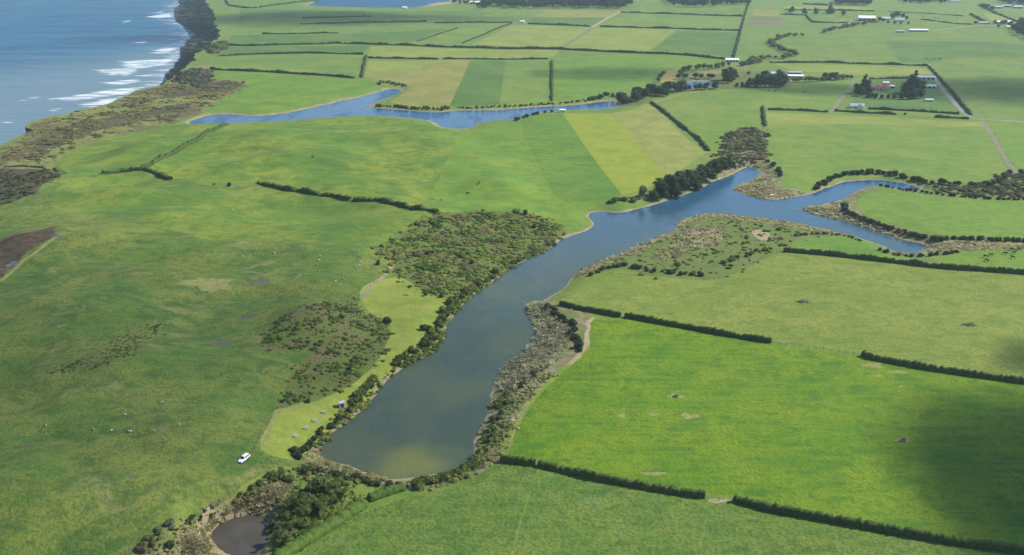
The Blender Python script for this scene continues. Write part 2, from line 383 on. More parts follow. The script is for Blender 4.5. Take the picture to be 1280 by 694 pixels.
def obj(name, me, parent=None, loc=None, rz=0, scale=None):
    o = bpy.data.objects.new(name, me); C.objects.link(o)
    if parent: o.parent = parent
    if loc is not None: o.location = loc
    o.rotation_euler = (0, 0, rz)
    if scale is not None: o.scale = scale if hasattr(scale, '__len__') else (scale,) * 3
    return o

# ------------------------------------------------------------------ ground regions
REG = []                                    # name, label, material, polygon (world)
def reg(name, label, mat, px, jit=0.0, smooth=0, step=None, world=None):
    W = gp(px) if world is None else np.asarray(world, float)
    if smooth: W = smooth_closed(W, smooth)
    d = float(np.median(W[:, 1])); st = step or max(3.0, .009 * d)
    W = rough(W, st, jit * max(1, d / 400), len(REG)) if jit else resample(W, st)
    REG.append((name, label, mat, W))
def ribbon(px, width, mat, name, label, jit=0.0):
    W = gp(px); n = len(W); L, Rr = [], []
    for i in range(n):
        t = W[min(i + 1, n - 1)] - W[max(i - 1, 0)]; t = t / np.linalg.norm(t); nn = np.array([-t[1], t[0]]) * width / 2
        L.append(W[i] + nn); Rr.append(W[i] - nn)
    reg(name, label, mat, None, jit, world=np.array(L + Rr[::-1]))
def blob(x, y, r, mat, name, label, asp=1.0, jit=.25, rot=0.0):
    c = gp1(x, y); a = np.linspace(0, 2 * math.pi, 30, endpoint=False); k = 1 + jit * np.sin(a * 3 + x) * .7 + jit * np.sin(a * 5 + y) * .6 + jit * np.sin(a * 9 + x * y) * .5 + jit * np.sin(a * 13 + x) * .4
    p = np.stack([np.cos(a) * r * k, np.sin(a) * r * asp * k], 1); cr, sr = math.cos(rot), math.sin(rot)
    p = p @ np.array([[cr, sr], [-sr, cr]])
    reg(name, label, mat, None, 0, step=max(.7, r * .3), world=p + c)

LEFT_EDGE = [(545,268),(520,300),(492,330),(470,350),(455,365),(445,385),(425,430),(400,470),(375,498),(345,512),(318,562),(350,580),(300,608),(225,650),(160,700)]
reg('pasture_hill', 'dark green rolling hill pasture on the left, down to the small pond', 'left_low',
    [(-200,262),(0,258),(45,242),(80,222),(130,217),(180,213),(215,226),(286,236),(325,230),(400,246),(440,252),(480,253)] + LEFT_EDGE + [(100,790),(-300,790)])
reg('paddock', 'lighter green sloping pasture below the low scrub hedgerow left of centre', 'left_up',
    [(82,224),(130,219),(180,215),(215,228),(286,238),(325,232),(400,248),(440,254),(480,255),(545,270),(500,290),(465,316),(455,308),(390,304),(320,302),(256,300),(200,283),(138,268),(60,268)], jit=1.2)
reg('paddock', 'undulating green pasture with yellow patches south of the upper river', 'north_left',
    [(62,212),(95,186),(130,173),(170,166),(215,156),(240,153),(300,158),(395,150),(470,147),(515,150),(543,156),(552,163),(576,166),(573,174),(543,235),
     (545,265),(480,250),(440,248),(400,242),(325,227),(285,230),(215,223),(180,210),(130,215),(70,219)])
reg('paddock', 'green strip field left of the faint mown line above the scrub', 'green',
    [(577,167),(592,163),(640,152),(650,150),(656,174),(692,245),(722,262),(725,280),(712,288),(690,276),(655,264),(600,262),(545,266),(543,235)])
reg('paddock', 'deeper green strip field beside the yellow-green strip', 'green2',
    [(650,150),(665,146),(703,142),(725,174),(777,243),(757,252),(735,262),(724,262),(692,245),(656,174)])
reg('paddock', 'yellow-green strip field running down to the lakeside trees', 'lime',
    [(703,142),(763,142),(793,174),(835,222),(810,235),(795,240),(777,243),(725,174)])
reg('paddock', 'pale dry strip field beside the dark diagonal hedge', 'olive_dry',
    [(763,142),(790,137),(813,129),(862,176),(885,190),(870,200),(835,222),(793,174)])
reg('paddock', 'green field right of the diagonal hedge below the river bush', 'field6',
    [(819,128),(845,119),(880,113),(960,112),(1010,105),(1062,101),(1040,139),(960,136),(951,135),(952,160),(930,164),(905,180),(889,189)])
reg('paddock', 'light triangle of grass next to the diagonal hedge', 'far_a', [(819,128),(845,119),(880,113),(905,138),(870,146),(845,147)])
reg('paddock', 'large green paddock above the river arm on the right', 'field6',
    [(956,139),(1036,142),(1120,146),(1168,150),(1226,152),(1240,175),(1258,213),(1250,224),(1190,226),(1150,219),(1100,215),(1060,219),(1030,231),(1010,239),(975,236),(972,215),(955,195)])
reg('paddock', 'yellowish top strip of the large right-hand paddock', 'far_c', [(957,140),(1036,143),(1168,151),(1226,153),(1231,159),(1130,157),(1050,155),(958,158)])
reg('paddock', 'small green paddock at the right edge beside the farm track', 'field5', [(1236,152),(1300,156),(1300,216),(1274,214),(1260,190),(1246,168)])
reg('paddock', 'rounded green paddock inside the river bend on the right', 'field5',
    [(1068,255),(1075,246),(1095,238),(1130,243),(1178,246),(1231,250),(1310,251),(1310,300),(1211,295),(1173,295),(1135,289),(1100,278),(1080,268)], smooth=1)
reg('paddock', 'narrow lens of grass between the straight hedge and the river arm', 'green',
    [(986,311),(996,301),(1020,296),(1050,295),(1072,300),(1090,310),(1115,319),(1130,325),(1110,325),(1035,317)], smooth=1)
reg('paddock', 'small grazed corner paddock with cows at the right edge', 'green',
    [(1172,325),(1190,318),(1230,312),(1300,310),(1300,340),(1240,337),(1180,332)])
reg('paddock', 'wide olive-green paddock above the long clipped hedge on the right', 'olive',
    [(699,379),(712,362),(735,345),(775,337),(820,347),(880,351),(905,349),(940,332),(965,320),(985,316),(1035,321),(1110,329),(1173,336.5),(1310,346),(1310,480),(1280,475),(1161,458),(1078,443),(965,426),(866,408),(780,393),(735,385)])
reg('paddock', 'bright lime-green paddock between two clipped hedges in the foreground', 'bright',
    [(738,398),(782,399),(866,414),(916,423),(965,430),(1078,446),(1161,464),(1310,486),(1310,692),(1280,687),(1185,674),(1035,646),(916,621),(815,607),(740,593),(672,577),(632,570),(640,540),(660,508),(690,475),(722,450),(736,425)])
reg('paddock', 'rough bluish-green paddock along the bottom edge', 'front',
    [(330,740),(365,700),(400,672),(452,642),(508,622),(560,612),(600,594),(625,578),(640,580),(672,583),(740,600),(815,613),(881,623),(916,627),(960,638.5),(1035,652),(1110,666),(1186,680),(1280,692),(1340,705),(1420,800),(300,800)])
# far paddocks
reg('paddock', 'pale hay-coloured field beside the bend of the upper river', 'far_d',
    [(460,76),(587,76),(575,104),(562,133),(540,136),(505,132),(488,128),(512,108),(500,103),(455,97)])
reg('paddock', 'yellowish half of the hay field under the far hedge', 'far_c', [(462,76),(540,76),(520,90),(458,88)])
reg('paddock', 'dark green strip field above the upper river', 'far_b', [(588,76),(632,76),(624,131),(562,133)])
reg('paddock', 'lighter green strip field left of the short upright hedge', 'far_a', [(633,76),(687,76),(688,126),(660,130),(625,131)])
reg('paddock', 'broad green field right of the short upright hedge', 'green', [(693,76),(760,68),(825,70),(905,77),(918,80),(850,86),(825,98),(795,110),(772,122),(693,127)])
reg('paddock', 'green field on the left of the upper river bend', 'green', [(262,89),(320,92),(443,99.5),(466,101),(472,112),(440,121),(400,130),(365,138),(320,144),(262,142),(265,130),(303,112),(308,101),(262,98)])
reg('paddock', 'pale green rectangle between two far hedges on the left', 'far_a', [(272,72),(320,70),(453,70.5),(449,96),(368,90),(320,86.5),(263,84.5)])
reg('paddock', 'thin green strip below the long far hedge on the left', 'far_b', [(285,58.5),(375,57.5),(462,57.5),(456,66.5),(383,65),(320,66),(275,68.5)])
reg('paddock', 'thin light strip below the long far hedge in the middle', 'far_c', [(464,58),(520,59),(571,61),(640,63),(700,63),(690,72),(640,72.2),(554,72),(460,71.5)])
reg('paddock', 'dark field above the long hedge at far left', 'far_b', [(290,44),(328,44),(423,43),(520,38),(560,36),(515,52),(470,54),(420,52),(375,54),(285,54)])
reg('paddock', 'dark band of pasture under the far lagoon', 'far_b', [(300,12),(380,12),(440,14),(540,14),(620,16),(560,24),(463,20),(380,22),(300,25)])
reg('paddock', 'light field between two slanting far hedges', 'far_a', [(524,52),(574,36),(636,30),(580,54)])
reg('paddock', 'yellow-green field left of the pale dirt track', 'far_c', [(645,59),(700,60),(738,35),(662,32),(640,32),(590,55)])
reg('paddock', 'light field right of the pale dirt track', 'far_c', [(704,60),(744,35),(846,37),(812,63),(760,62)])
reg('paddock', 'dark green far field beside the shed lane', 'far_b', [(814,63),(848,38),(922,41),(915,71),(866,67)])
reg('paddock', 'bright yellow far field under the wood', 'far_d', [(682,12.5),(775,13.5),(764,22),(670,20.5)])
reg('paddock', 'green far field under the yellow one', 'far_b', [(668,21),(763,23),(748,31.5),(660,29)])
reg('paddock', 'pale far field right of the track top', 'far_a', [(770,18),(850,20),(928,23),(924,36),(846,33),(752,31)])
reg('paddock', 'hay-coloured far field by the lane', 'far_d', [(942,11),(974,13),(972,20),(940,20)])
reg('ploughed_field', 'brown ploughed far field by the lane', 'plough', [(938,21.5),(978,22),(984,30),(970,33),(935,31)])
reg('paddock', 'yellow far strip above the farm sheds at right', 'far_c', [(980,8),(1043,8),(1092,10),(1090,13),(980,11.5)])
reg('paddock', 'dark green far field on the right with cattle', 'far_b', [(1105,51.5),(1200,52),(1250,53),(1310,60),(1310,72),(1200,72),(1176,76),(1126,78)])
reg('paddock', 'green field beneath the long straight far hedge on the right', 'far_c', [(968,80),(1035,80.5),(1110,83),(1158,86),(1164,93),(1100,95),(1060,92),(1010,90),(985,86)])
reg('paddock', 'green yard lawn around the red-roofed house', 'far_b', [(1070,120),(1088,98),(1166,98),(1200,140),(1085,134),(1060,134)])
reg('paddock', 'yellow far field at the top right corner', 'far_c', [(1228,16),(1262,22),(1268,26),(1240,27)])
# stuff under scrub, banks, tracks
reg('coastal_heath', 'brown and olive heath along the cliff top', 'coastfloor',
    [(-150,250),(-20,190),(23,176),(38,154),(95,139),(138,130),(171,114),(200,107),(222,93),(240,84),(262,76),(268,86),(262,99),(308,101),(303,112),(265,130),(240,145),(215,155),(170,165),(130,172),(95,185),(65,205),(58,216),(20,230)], jit=.8)
reg('bare_heath', 'long brown eroded band inside the cliff-top heath', 'coastdark', [(30,182),(60,166),(95,154),(150,143),(200,134),(236,128),(228,138),(180,150),(120,164),(80,180),(45,196)], jit=1.4)
reg('bare_heath', 'brown eroded patch near the cliff head', 'coastdark', [(205,116),(240,106),(280,102),(300,106),(280,114),(240,120),(212,122)], jit=1.4)
reg('bare_heath', 'dark bare heath at the left edge', 'coastdark', [(-60,205),(0,210),(60,212),(82,216),(60,228),(40,242),(0,257),(-60,270)], jit=.8)
reg('slip', 'dark brown earth slip at the left edge', 'slip', [(-60,308),(0,303),(45,288),(70,283),(68,294),(45,310),(20,330),(0,346),(-60,360)], jit=1.5)
reg('scrub_slope', 'scrub-covered slope on the west side of the lake', 'scrubfloor',
    [(465,318),(500,290),(545,267),(600,262),(655,264),(690,277),(714,291),(692,306),(640,329),(600,357),(570,374),(535,371),(512,350),(488,345),(495,325)], jit=.6, smooth=1)
reg('scrub_slope', 'brown scrubby bank above the picnic lawn', 'scrubfloor',
    [(322,428),(345,400),(390,380),(440,370),(456,394),(480,400),(494,406),(486,430),(477,455),(455,466),(440,484),(410,492),(370,504),(346,513),(352,490),(370,462),(392,432),(360,440),(330,440)], jit=.5, smooth=1)
reg('scrub_patch', 'narrow dark scrub streak on the left hillside', 'scrubfloor', [(62,466),(100,448),(135,428),(175,405),(203,402),(200,420),(160,447),(120,462),(80,464)], jit=.5)
reg('marsh_ground', 'marshy peninsula with reeds between the lake arms', 'penfloor',
    [(715,349),(745,330),(790,314),(828,298),(843,291),(852,280),(880,270),(933,273),(985,279),(1043,291.5),(1070,297),(1050,295),(1020,296),(996,301),(985,311),(965,319),(940,331),(905,348),(880,350),(820,346),(775,336),(740,343)], jit=.3)
reg('marsh_ground', 'reedy spit in the fork of the right-hand river arms', 'bank', [(1001,262),(1035,255),(1055,250),(1066,242),(1080,234),(1092,237),(1072,247),(1068,258),(1082,270),(1110,280),(1150,291),(1200,299),(1290,303),(1290,312),(1200,314),(1168,313),(1150,305),(1110,294),(1060,278),(1020,268)], jit=.3)
reg('marsh_ground', 'reedy point at the head of the lake', 'bank', [(916,236),(941,226),(951,219),(947,211),(960,200),(975,215),(978,234),(1010,241),(985,249),(955,251),(926,243)], jit=.3)
reg('scrub_ground', 'grey scrub patch above the head of the lake', 'bank', [(900,200),(905,180),(912,167),(930,160),(957,163),(954,185),(960,200),(948,210),(926,211),(905,220),(880,234),(868,238),(880,215)], jit=.4)
reg('scrub_ground', 'scrubby marsh at the right edge above the river arm', 'penfloor', [(1155,232),(1190,228),(1246,230),(1252,215),(1300,212),(1300,249),(1231,248),(1178,243),(1150,238)], jit=.5)
reg('reed_ground', 'strip of reedy ground on the east shore of the lake', 'bank',
    [(659,381),(688,374),(702,382),(736,390),(737,425),(722,449),(690,474),(660,506),(640,540),(631,570),(600,592),(585,585),(592,560),(596,545),(608,520),(614,495),(620,475),(640,450),(662,432),(671,420),(669,408)], jit=.3)
reg('marsh_margin', 'green margin between the bright paddock and the reed bed', 'flatgreen', [(712,452),(728,436),(738,430),(736,440),(724,450),(692,476),(662,508),(642,542),(633,570),(622,572),(632,540),(652,508),(680,478)], jit=.3)
reg('lawn', 'mown yellow-green picnic lawn on the west shore', 'lawn',
    [(448,362),(470,350),(500,346),(512,352),(530,367),(560,376),(547,397),(540,412),(522,440),(500,455),(478,476),(465,499),(445,519),(420,536),(397,558),(378,577),(345,572),(319,561),(346,513),(385,505),(425,490),(440,481),(470,456),(483,430),(491,412),(465,395),(452,376)], smooth=1)
reg('swamp_ground', 'tan reedy ground round the small dark pond', 'bank',
    [(150,705),(190,680),(225,655),(262,633),(305,612),(345,597),(368,604),(372,622),(352,650),(340,680),(340,705),(250,712)], jit=.3)
reg('swamp_ground', 'tan reedy ground at the south end of the lake', 'bank', [(376,572),(392,560),(405,556),(403,573),(440,586),(485,599),(546,594),(580,585),(592,590),(560,606),(505,612),(470,606),(430,600),(395,590),(375,582)], jit=.3)
reg('flood_grass', 'sappy green shallows at the south end of the lake', 'flatgreen', [(508,597),(530,594),(552,592),(554,596),(530,601),(508,601)], jit=.15)
reg('lane', 'light green grass lane beside the hill pasture', 'lane', [(205,672),(225,652),(300,609),(350,581),(378,584),(410,598),(385,600),(350,596),(305,618),(262,640),(225,664)], smooth=1)
ribbon([(742,396),(735,404),(736,420),(728,440),(712,456)], 2.2, 'sand', 'bare_track', 'bare sandy vehicle track at the corner of the bright paddock', .45)
ribbon([(690,470),(672,488),(655,512),(642,540),(634,562)], 1.6, 'drypatch', 'bare_track', 'worn pale stock track along the edge of the bright paddock', .3)
ribbon([(450,374),(462,358),(478,345),(492,330)], 2.2, 'shore', 'bare_track', 'pale dirt track climbing from the picnic lawn beside the scrub', .4)
ribbon([(70,296),(56,306),(30,325),(0,352)], 2.5, 'drypatch', 'bare_track', 'worn track beside the brown slip', .3)
ribbon([(138,267),(180,281),(256,300),(320,303),(400,307),(458,308)], .9, 'greybare', 'stock_track', 'faint stock track across the hill pasture', .3)
ribbon([(330,560),(345,513),(388,502)], 1.6, 'drypatch', 'worn_strip', 'worn dry strip along the top of the picnic lawn', .2)
ribbon([(573,174),(558,205),(543,235)], .7, 'olive', 'mown_line', 'pale mown line between two strip fields', 0)
ribbon([(656,174),(672,208),(692,245)], .7, 'olive', 'mown_line', 'faint mown line across the middle strip field', 0)
ribbon([(173,594),(200,588),(226,580),(240,577),(256,579),(263,583)], .55, 'lane', 'wheel_marks', 'curving wheel marks left of the parked white pickup', .15)
ribbon([(205,592),(222,586),(232,579),(243,568),(252,561)], .5, 'lane', 'wheel_marks', 'second wheel marks turning up the slope beside the pickup', .15)
ribbon([(660,618),(657,634),(650,655),(645,672),(640,692)], .5, 'olive', 'wheel_marks', 'faint wheel marks in the front rough paddock', .15)
ribbon([(700,180),(740,186),(790,190)], .8, 'green', 'stock_track', 'faint stock line across the strip fields', .25)
# roads
ribbon([(1168,97),(1180,114),(1196,132),(1211,146.5),(1225,149),(1250,150.5),(1310,154)], 5.0, 'road', 'road', 'pale country road passing the red-roofed house')
ribbon([(1228,151),(1236,163),(1243,174),(1252,190),(1260,204),(1272,217)], 4.0, 'track', 'farm_track', 'farm track running down the right edge from the road')
ribbon([(1068,101),(1058,115),(1048,127),(1041,139)], 5.0, 'track', 'farm_track', 'grey driveway left of the conifers')
ribbon([(1168,38),(1185,36),(1205,33.5),(1221,32),(1245,31)], 6.0, 'sand', 'farm_track', 'white farm race leading to the long milking shed')
ribbon([(700,60),(722,46),(740,34)], 5.0, 'track', 'farm_track', 'dull lower stretch of the far dirt track')
ribbon([(740,34),(757,24),(776,14)], 8.0, 'sand', 'farm_track', 'pale upper stretch of the far dirt track')
ribbon([(1045,27),(1058,24),(1066,26)], 6.0, 'sand', 'farm_track', 'pale yard track beside the white barn')
ribbon([(800,132),(815,129),(840,121),(878,113)], 4.0, 'drypatch', 'farm_track', 'dry grass edge below the river bush', .2)
reg('cutting', 'tan clay cutting above the far pond', 'tan', [(850,95),(870,90),(900,87),(912,84),(930,80),(965,70),(940,82),(915,90),(895,96),(865,97)], jit=.5)
reg('dry_hill', 'little dry yellow knoll beside the river bush', 'hayhill', [(824,102),(826,93),(836,88),(848,86),(852,92),(846,100),(832,104)], smooth=1)
reg('bush_floor', 'dark ground beneath the river bush', 'scrubfloor', [(772,134),(786,120),(800,112),(838,106),(850,98),(900,92),(925,90),(985,90),(988,108),(955,112),(900,112),(860,114),(830,119),(800,131)], jit=.4)
reg('sand_spit', 'pale sand spit at the end of the far lagoon', 'sand', [(530,8.5),(545,3.5),(562,2.5),(575,0),(585,2),(560,5),(545,7)], jit=.4)
reg('sand_patch', 'white sand scar on the marshy peninsula', 'sand', [(938,289),(950,287),(960,290),(965,297),(955,302),(945,297)], jit=.2)
reg('reed_patch', 'tan dead reed patch on the marshy peninsula', 'shore', [(858,288),(880,282),(900,288),(905,297),(895,307),(875,310),(862,300)], jit=.25)
# shores
for nm, poly, lev, W_ in WATER:
    n = len(poly); t = np.roll(poly, -2, 0) - np.roll(poly, 2, 0); t /= np.maximum(np.linalg.norm(t, axis=1), 1e-6)[:, None]
    area = (poly[:, 0] * np.roll(poly[:, 1], -1) - poly[:, 1] * np.roll(poly[:, 0], -1)).sum()
    nn = np.stack([t[:, 1], -t[:, 0]], 1) * (1 if area > 0 else -1)
    wdt = {'lake': 1.9, 'river': 4.5, 'farpond': 3, 'lagoon': 12, 'pond': 4.0}[nm]
    k = wdt * (1 + .5 * wavenoise(poly, 40 if nm != 'pond' else 12, 6, 77))
    REG.append(('shore', {'lake': 'narrow tan shore of the long lake', 'river': 'tan shore of the upper river', 'farpond': 'muddy shore of the far pond',
                'lagoon': 'shore of the far lagoon', 'pond': 'muddy rim of the small dark pond'}[nm], 'shore', poly + nn * k[:, None]))
for nm, poly, lev, W_ in WATER:
    REG.append(('water_bed', {'lake': 'muddy bed under the long lake', 'river': 'muddy bed under the upper river', 'farpond': 'bed under the far pond',
                'lagoon': 'bed under the far lagoon', 'pond': 'bed under the small dark pond'}[nm], 'bed', poly))
# bare spots
for i, (x, y, r, a, m, l) in enumerate([
    (845,495,3.4,.55,'drypatch','bare ring of earth round the trough in the bright paddock'), (1129,550,2.8,.55,'drypatch','bare ring of earth round the right-hand trough in the bright paddock'),
    (1003,377,3.2,.7,'darkpatch','dark muddy spot on the left of the olive paddock'), (1211,406,3.4,.7,'darkpatch','dark muddy spot on the right of the olive paddock'),
    (862,520,3.6,.6,'drypatch','pale scuffed patch right of centre in the bright paddock'), (818,518,2.2,.6,'drypatch','pale scuffed patch in the middle of the bright paddock'),
    (778,520,1.2,1.6,'drypatch','small pale scuff in the left of the bright paddock'), (1092,457,4.0,.7,'drypatch','pale worn patch by the end of the right-hand hedge'),
    (1122,465,4.2,.35,'drypatch','pale streak below the right-hand hedge'), (1098,470,2.0,.5,'drypatch','small pale streak below the worn patch'),
    (1013,466,1.6,.4,'drypatch','thin pale scuff in the upper bright paddock'), (1127,483,1.3,.7,'drypatch','tiny pale spot in the bright paddock'),
    (817,592,4.0,.3,'drypatch','pale streak along the lower hedge'), (900,626,4.4,.25,'sand','bare gateway between the two lower hedges'),
    (325,352,6.0,.9,'greybare','grey pugged ground beside the tan patch on the hillside'), (308,396,4.6,.9,'greybare','middle grey bare patch on the hillside'),
    (276,430,4.6,.9,'greybare','lowest grey bare patch on the hillside'), (262,355,12.0,.75,'drypatch','tan worn patch on the hillside'),
    (507,369,1.6,.8,'greybare','small bare spot on the picnic lawn'), (168,596,1.8,.7,'greybare','dark scar on the lower hillside'),
    (33,556,1.8,1.0,'greybare','small grey scar at the lower left'), (72,295,3.0,.6,'slab','pale grey slab at the top of the brown slip'),
    (15,330,2.6,1.4,'slab','pale grey slab in the brown slip'), (645,40,14,.6,'slab','pale bare spot in a far field')]):
    blob(x, y, r, m, 'bare_patch', l, a, .3)

# ------------------------------------------------------------------ coast: cliff top and foot
PAIRS = [((258,-14),(226,-9)),((256,0),(224,3)),((263,10),(215,14)),((270,22),(218,25)),((268,31),(234,33.5)),((274,38),(241,40)),((276,44),(240,45)),
         ((268,52),(233,51)),((254,60),(227,60)),((246,67),(225,68)),((243,75),(222,77)),((232,84),(216,87)),((222,92),(208,96)),((200,106),(196,109))]
SEA_Z = -38.0
topA = on_plane([p for p, q in PAIRS], 0); botA = on_plane([q for p, q in PAIRS], SEA_Z)
hid = on_plane([(172,113),(138,129),(95,138),(60,147),(38,153),(28,170),(0,181),(-60,200),(-160,240),(-300,300)], 0)
hb = hid + np.array([-26, 16])
topA = np.concatenate([[topA[0] + [-900, 2600]], [topA[0] + [-250, 700]], topA, hid, [[-700, 300], [-900, -800]]])
botA = np.concatenate([[topA[0] + [-130, 0]], [topA[1] + [-120, 0]], botA, hb, [[-740, 300], [-950, -800]]])
def dens(A, B, step):
    oa, ob = [], []
    for i in range(len(A) - 1):
        k = max(1, int(np.linalg.norm(A[i + 1] - A[i]) / step))
        for j in range(k):
            f = j / k; oa.append(A[i] * (1 - f) + A[i + 1] * f); ob.append(B[i] * (1 - f) + B[i + 1] * f)
    return np.array(oa + [A[-1]]), np.array(ob + [B[-1]])
CT, CB = dens(topA, botA, 9.0)
jx = np.stack([wavenoise(CT, 38, 7, 51), wavenoise(CT, 38, 7, 52)], 1) * 3.2
CT = CT + jx; CB = CB + np.stack([wavenoise(CB, 45, 7, 53), wavenoise(CB, 45, 7, 54)], 1) * 5
LAND = np.concatenate([CT, [[5000, -800], [9000, 4000], [9000, 9000], [-1500, 9000]]])

# ------------------------------------------------------------------ triangulate the land
pts = []
y = 150.0
while y < 3700:
    s = max(3.0, .0085 * y); xm = .62 * y + 90
    xs = np.arange(-xm, xm + s, s); xs = xs + RNG.uniform(-.3, .3, len(xs)) * s
    pts.append(np.stack([xs, y + RNG.uniform(-.3, .3, len(xs)) * s], 1)); y += s
for gx in np.arange(-4000, 9001, 400.): 
    for gy in np.arange(-700, 9001, 400.):
        if abs(gx) > .62 * max(gy, 0) + 150 or gy > 3750 or gy < 100: pts.append(np.array([[gx, gy]]))
P = np.concatenate(pts)
P = P[inside(LAND, P)]
cons = [LAND] + [r[3] for r in REG]
keep = np.ones(len(P), bool)
allc = np.concatenate(cons)
V2 = list(map(tuple, P)); E2 = []
for poly in cons:
    b = len(V2); V2 += list(map(tuple, poly)); n = len(poly)
    E2 += [(b + i, b + (i + 1) % n) for i in range(n)]
res = delaunay_2d_cdt([Vector(v) for v in V2], E2, [], 0, .05, False)
GV = np.array([(v.x, v.y) for v in res[0]]); GF = np.array([f for f in res[2] if len(f) == 3], np.int32)
cen = GV[GF].mean(1)
ok = inside(LAND, cen); GF = GF[ok]; cen = cen[ok]
a = GV[GF]; ar = (a[:, 1, 0] - a[:, 0, 0]) * (a[:, 2, 1] - a[:, 0, 1]) - (a[:, 1, 1] - a[:, 0, 1]) * (a[:, 2, 0] - a[:, 0, 0])
GF[ar < 0] = GF[ar < 0][:, ::-1]
GZ = height(GV)
dc = dist(CT, GV) if False else None
G3 = np.concatenate([GV, GZ[:, None]], 1)
owner = np.full(len(GF), -1)
for i, r in enumerate(REG): owner[inside(r[3], cen)] = i
BVH = BVHTree.FromPolygons([tuple(v) for v in G3.tolist()], GF.tolist())
def gz(x, y):
    hit = BVH.ray_cast(Vector((x, y, 300)), Vector((0, 0, -1)))
    return hit[0].z if hit[0] else float(height([(x, y)])[0])
def gp(px):                                # from here on: pixel -> point on the triangulated land
    px = np.atleast_2d(np.asarray(px, float)); d = rays(px); out = []
    for i in range(len(px)):
        hit = BVH.ray_cast(Vector((0, 0, CAM_H)), Vector(d[i]).normalized())
        out.append((hit[0].x, hit[0].y) if hit[0] else tuple(on_plane(px[i:i + 1])[0]))
    return np.array(out)
def gp1(x, y): return gp([(x, y)])[0]
# smooth normals shared across region borders
fn = np.cross(G3[GF[:, 1]] - G3[GF[:, 0]], G3[GF[:, 2]] - G3[GF[:, 0]]); VN = np.zeros_like(G3)
for k in range(3): np.add.at(VN, GF[:, k], fn)
VN /= np.maximum(np.linalg.norm(VN, axis=1), 1e-9)[:, None]
for i in range(-1, len(REG)):
    fs = GF[owner == i]
    if not len(fs): continue
    u, inv = np.unique(fs, return_inverse=True)
    name, label, mat = ('ground', 'rough grass ground between the paddocks', 'ground_mat') if i < 0 else REG[i][:3]
    me = mesh_np(name, G3[u], inv.reshape(-1, 3), M[mat], smooth=True)
    if len(me.vertices) == len(u): me.normals_split_custom_set_from_vertices(VN[u].tolist())
    props(obj(name, me), label, None, None, 'structure')

# water sheets
for nm, poly, lev, W_ in WATER:
    t = np.roll(poly, -1, 0) - np.roll(poly, 1, 0); t /= np.maximum(np.linalg.norm(t, axis=1), 1e-6)[:, None]
    area = (poly[:, 0] * np.roll(poly[:, 1], -1) - poly[:, 1] * np.roll(poly[:, 0], -1)).sum()
    q = poly + np.stack([t[:, 1], -t[:, 0]], 1) * (1 if area > 0 else -1) * .35
    n = len(q); r = delaunay_2d_cdt([Vector(v) for v in q.tolist()], [(i, (i + 1) % n) for i in range(n)], [], 1, .01, False)
    vv = np.array([(v.x, v.y, lev) for v in r[0]]); ff = []
    for f in r[2]:
        f = list(f); p = vv[f]
        if (p[1, 0] - p[0, 0]) * (p[2, 1] - p[0, 1]) - (p[1, 1] - p[0, 1]) * (p[2, 0] - p[0, 0]) < 0: f = f[::-1]
        ff.append(f)
    me = mesh_np(nm, vv, ff, M[nm if nm in M else 'river'])
    nn = {'lake': 'lake', 'river': 'river', 'farpond': 'pond', 'lagoon': 'lagoon', 'pond': 'pond'}[nm]
    props(obj(nn, me), {'lake': 'long winding grey-green lake through the middle', 'river': 'blue upper river reach between pastures', 'farpond': 'small blue pond among far trees',
          'lagoon': 'blue lagoon strip at the top edge', 'pond': 'small dark brown pond at the bottom left'}[nm], None, None, 'structure')

# cliff
rows = 12; n = len(CT); V = []
tz = np.array([gz(*p) for p in CT.tolist()])
for k in range(rows + 1):
    f = k / rows; g = f ** 1.35
    p = CT * (1 - g) + CB * g; z = tz * (1 - f) + (SEA_Z - 1.0) * f
    if 0 < k < rows:
        amp = 3.6 * math.sin(math.pi * f) + .6
        p = p + np.stack([wavenoise(p + k * 3.7, 16, 8, 60), wavenoise(p - k * 5.1, 16, 8, 61)], 1) * amp
        z = z + wavenoise(p + k * 11, 14, 7, 62) * 1.2
    V.append(np.concatenate([p, z[:, None]], 1))
V = np.concatenate(V); F = []
for k in range(rows):
    i = np.arange(n - 1); F.append(np.stack([k * n + i, k * n + i + 1, (k + 1) * n + i + 1, (k + 1) * n + i], 1))
props(obj('sea_cliff', mesh_np('sea_cliff', V, np.concatenate(F), M['rock'])), 'dark rocky sea cliff at the upper left', None, None, 'structure')

# sea
FOAM = [[(181,21.5),(200,18),(216,17),(219,21),(200,22.5)],[(186,17),(204,13.5),(203,16)],[(152,28.5),(160,25),(163,26),(155,29)],[(164,54),(181,51.5),(180,54)],
 [(190,66.5),(200,61),(222,59),(222,63),(200,67)],[(152,77),(218,73),(208,81),(175,86),(160,95),(135,94),(118,88),(155,85)],[(130,103),(175,98),(173,103),(145,107)],
 [(58,124),(83,121.5),(125,114),(158,110),(195,107),(175,111.5),(160,118),(125,121.5),(93,126)],[(58,139.5),(71,135.5),(70,138)],[(28,126),(45,121),(44,124)],[(6,154),(12,151),(11,154)],
 [(165,95),(190,93),(186,96)],[(100,131),(150,120),(158,124),(118,136)]]
xs = np.concatenate([[-30000, -16000, -8000, -4000, -2600, -1900], np.arange(-1500, -380, 7.0), [-300, 0, 1500]])
ys = np.concatenate([[-3000, 0, 500], np.arange(760, 3400, 7.0), [3600, 4500, 7000, 14000, 40000]])
XX, YY = np.meshgrid(xs, ys); SP = np.stack([XX.ravel(), YY.ravel()], 1)
foam = np.zeros(len(SP))
for q in FOAM:
    W = on_plane(q, SEA_Z); lo, hi = W.min(0) - 18, W.max(0) + 18
    i_ = np.nonzero(((SP > lo) & (SP < hi)).all(1))[0]; foam[i_] = np.maximum(foam[i_], 1 - sm(-10, 16, sdist(W, SP[i_])))
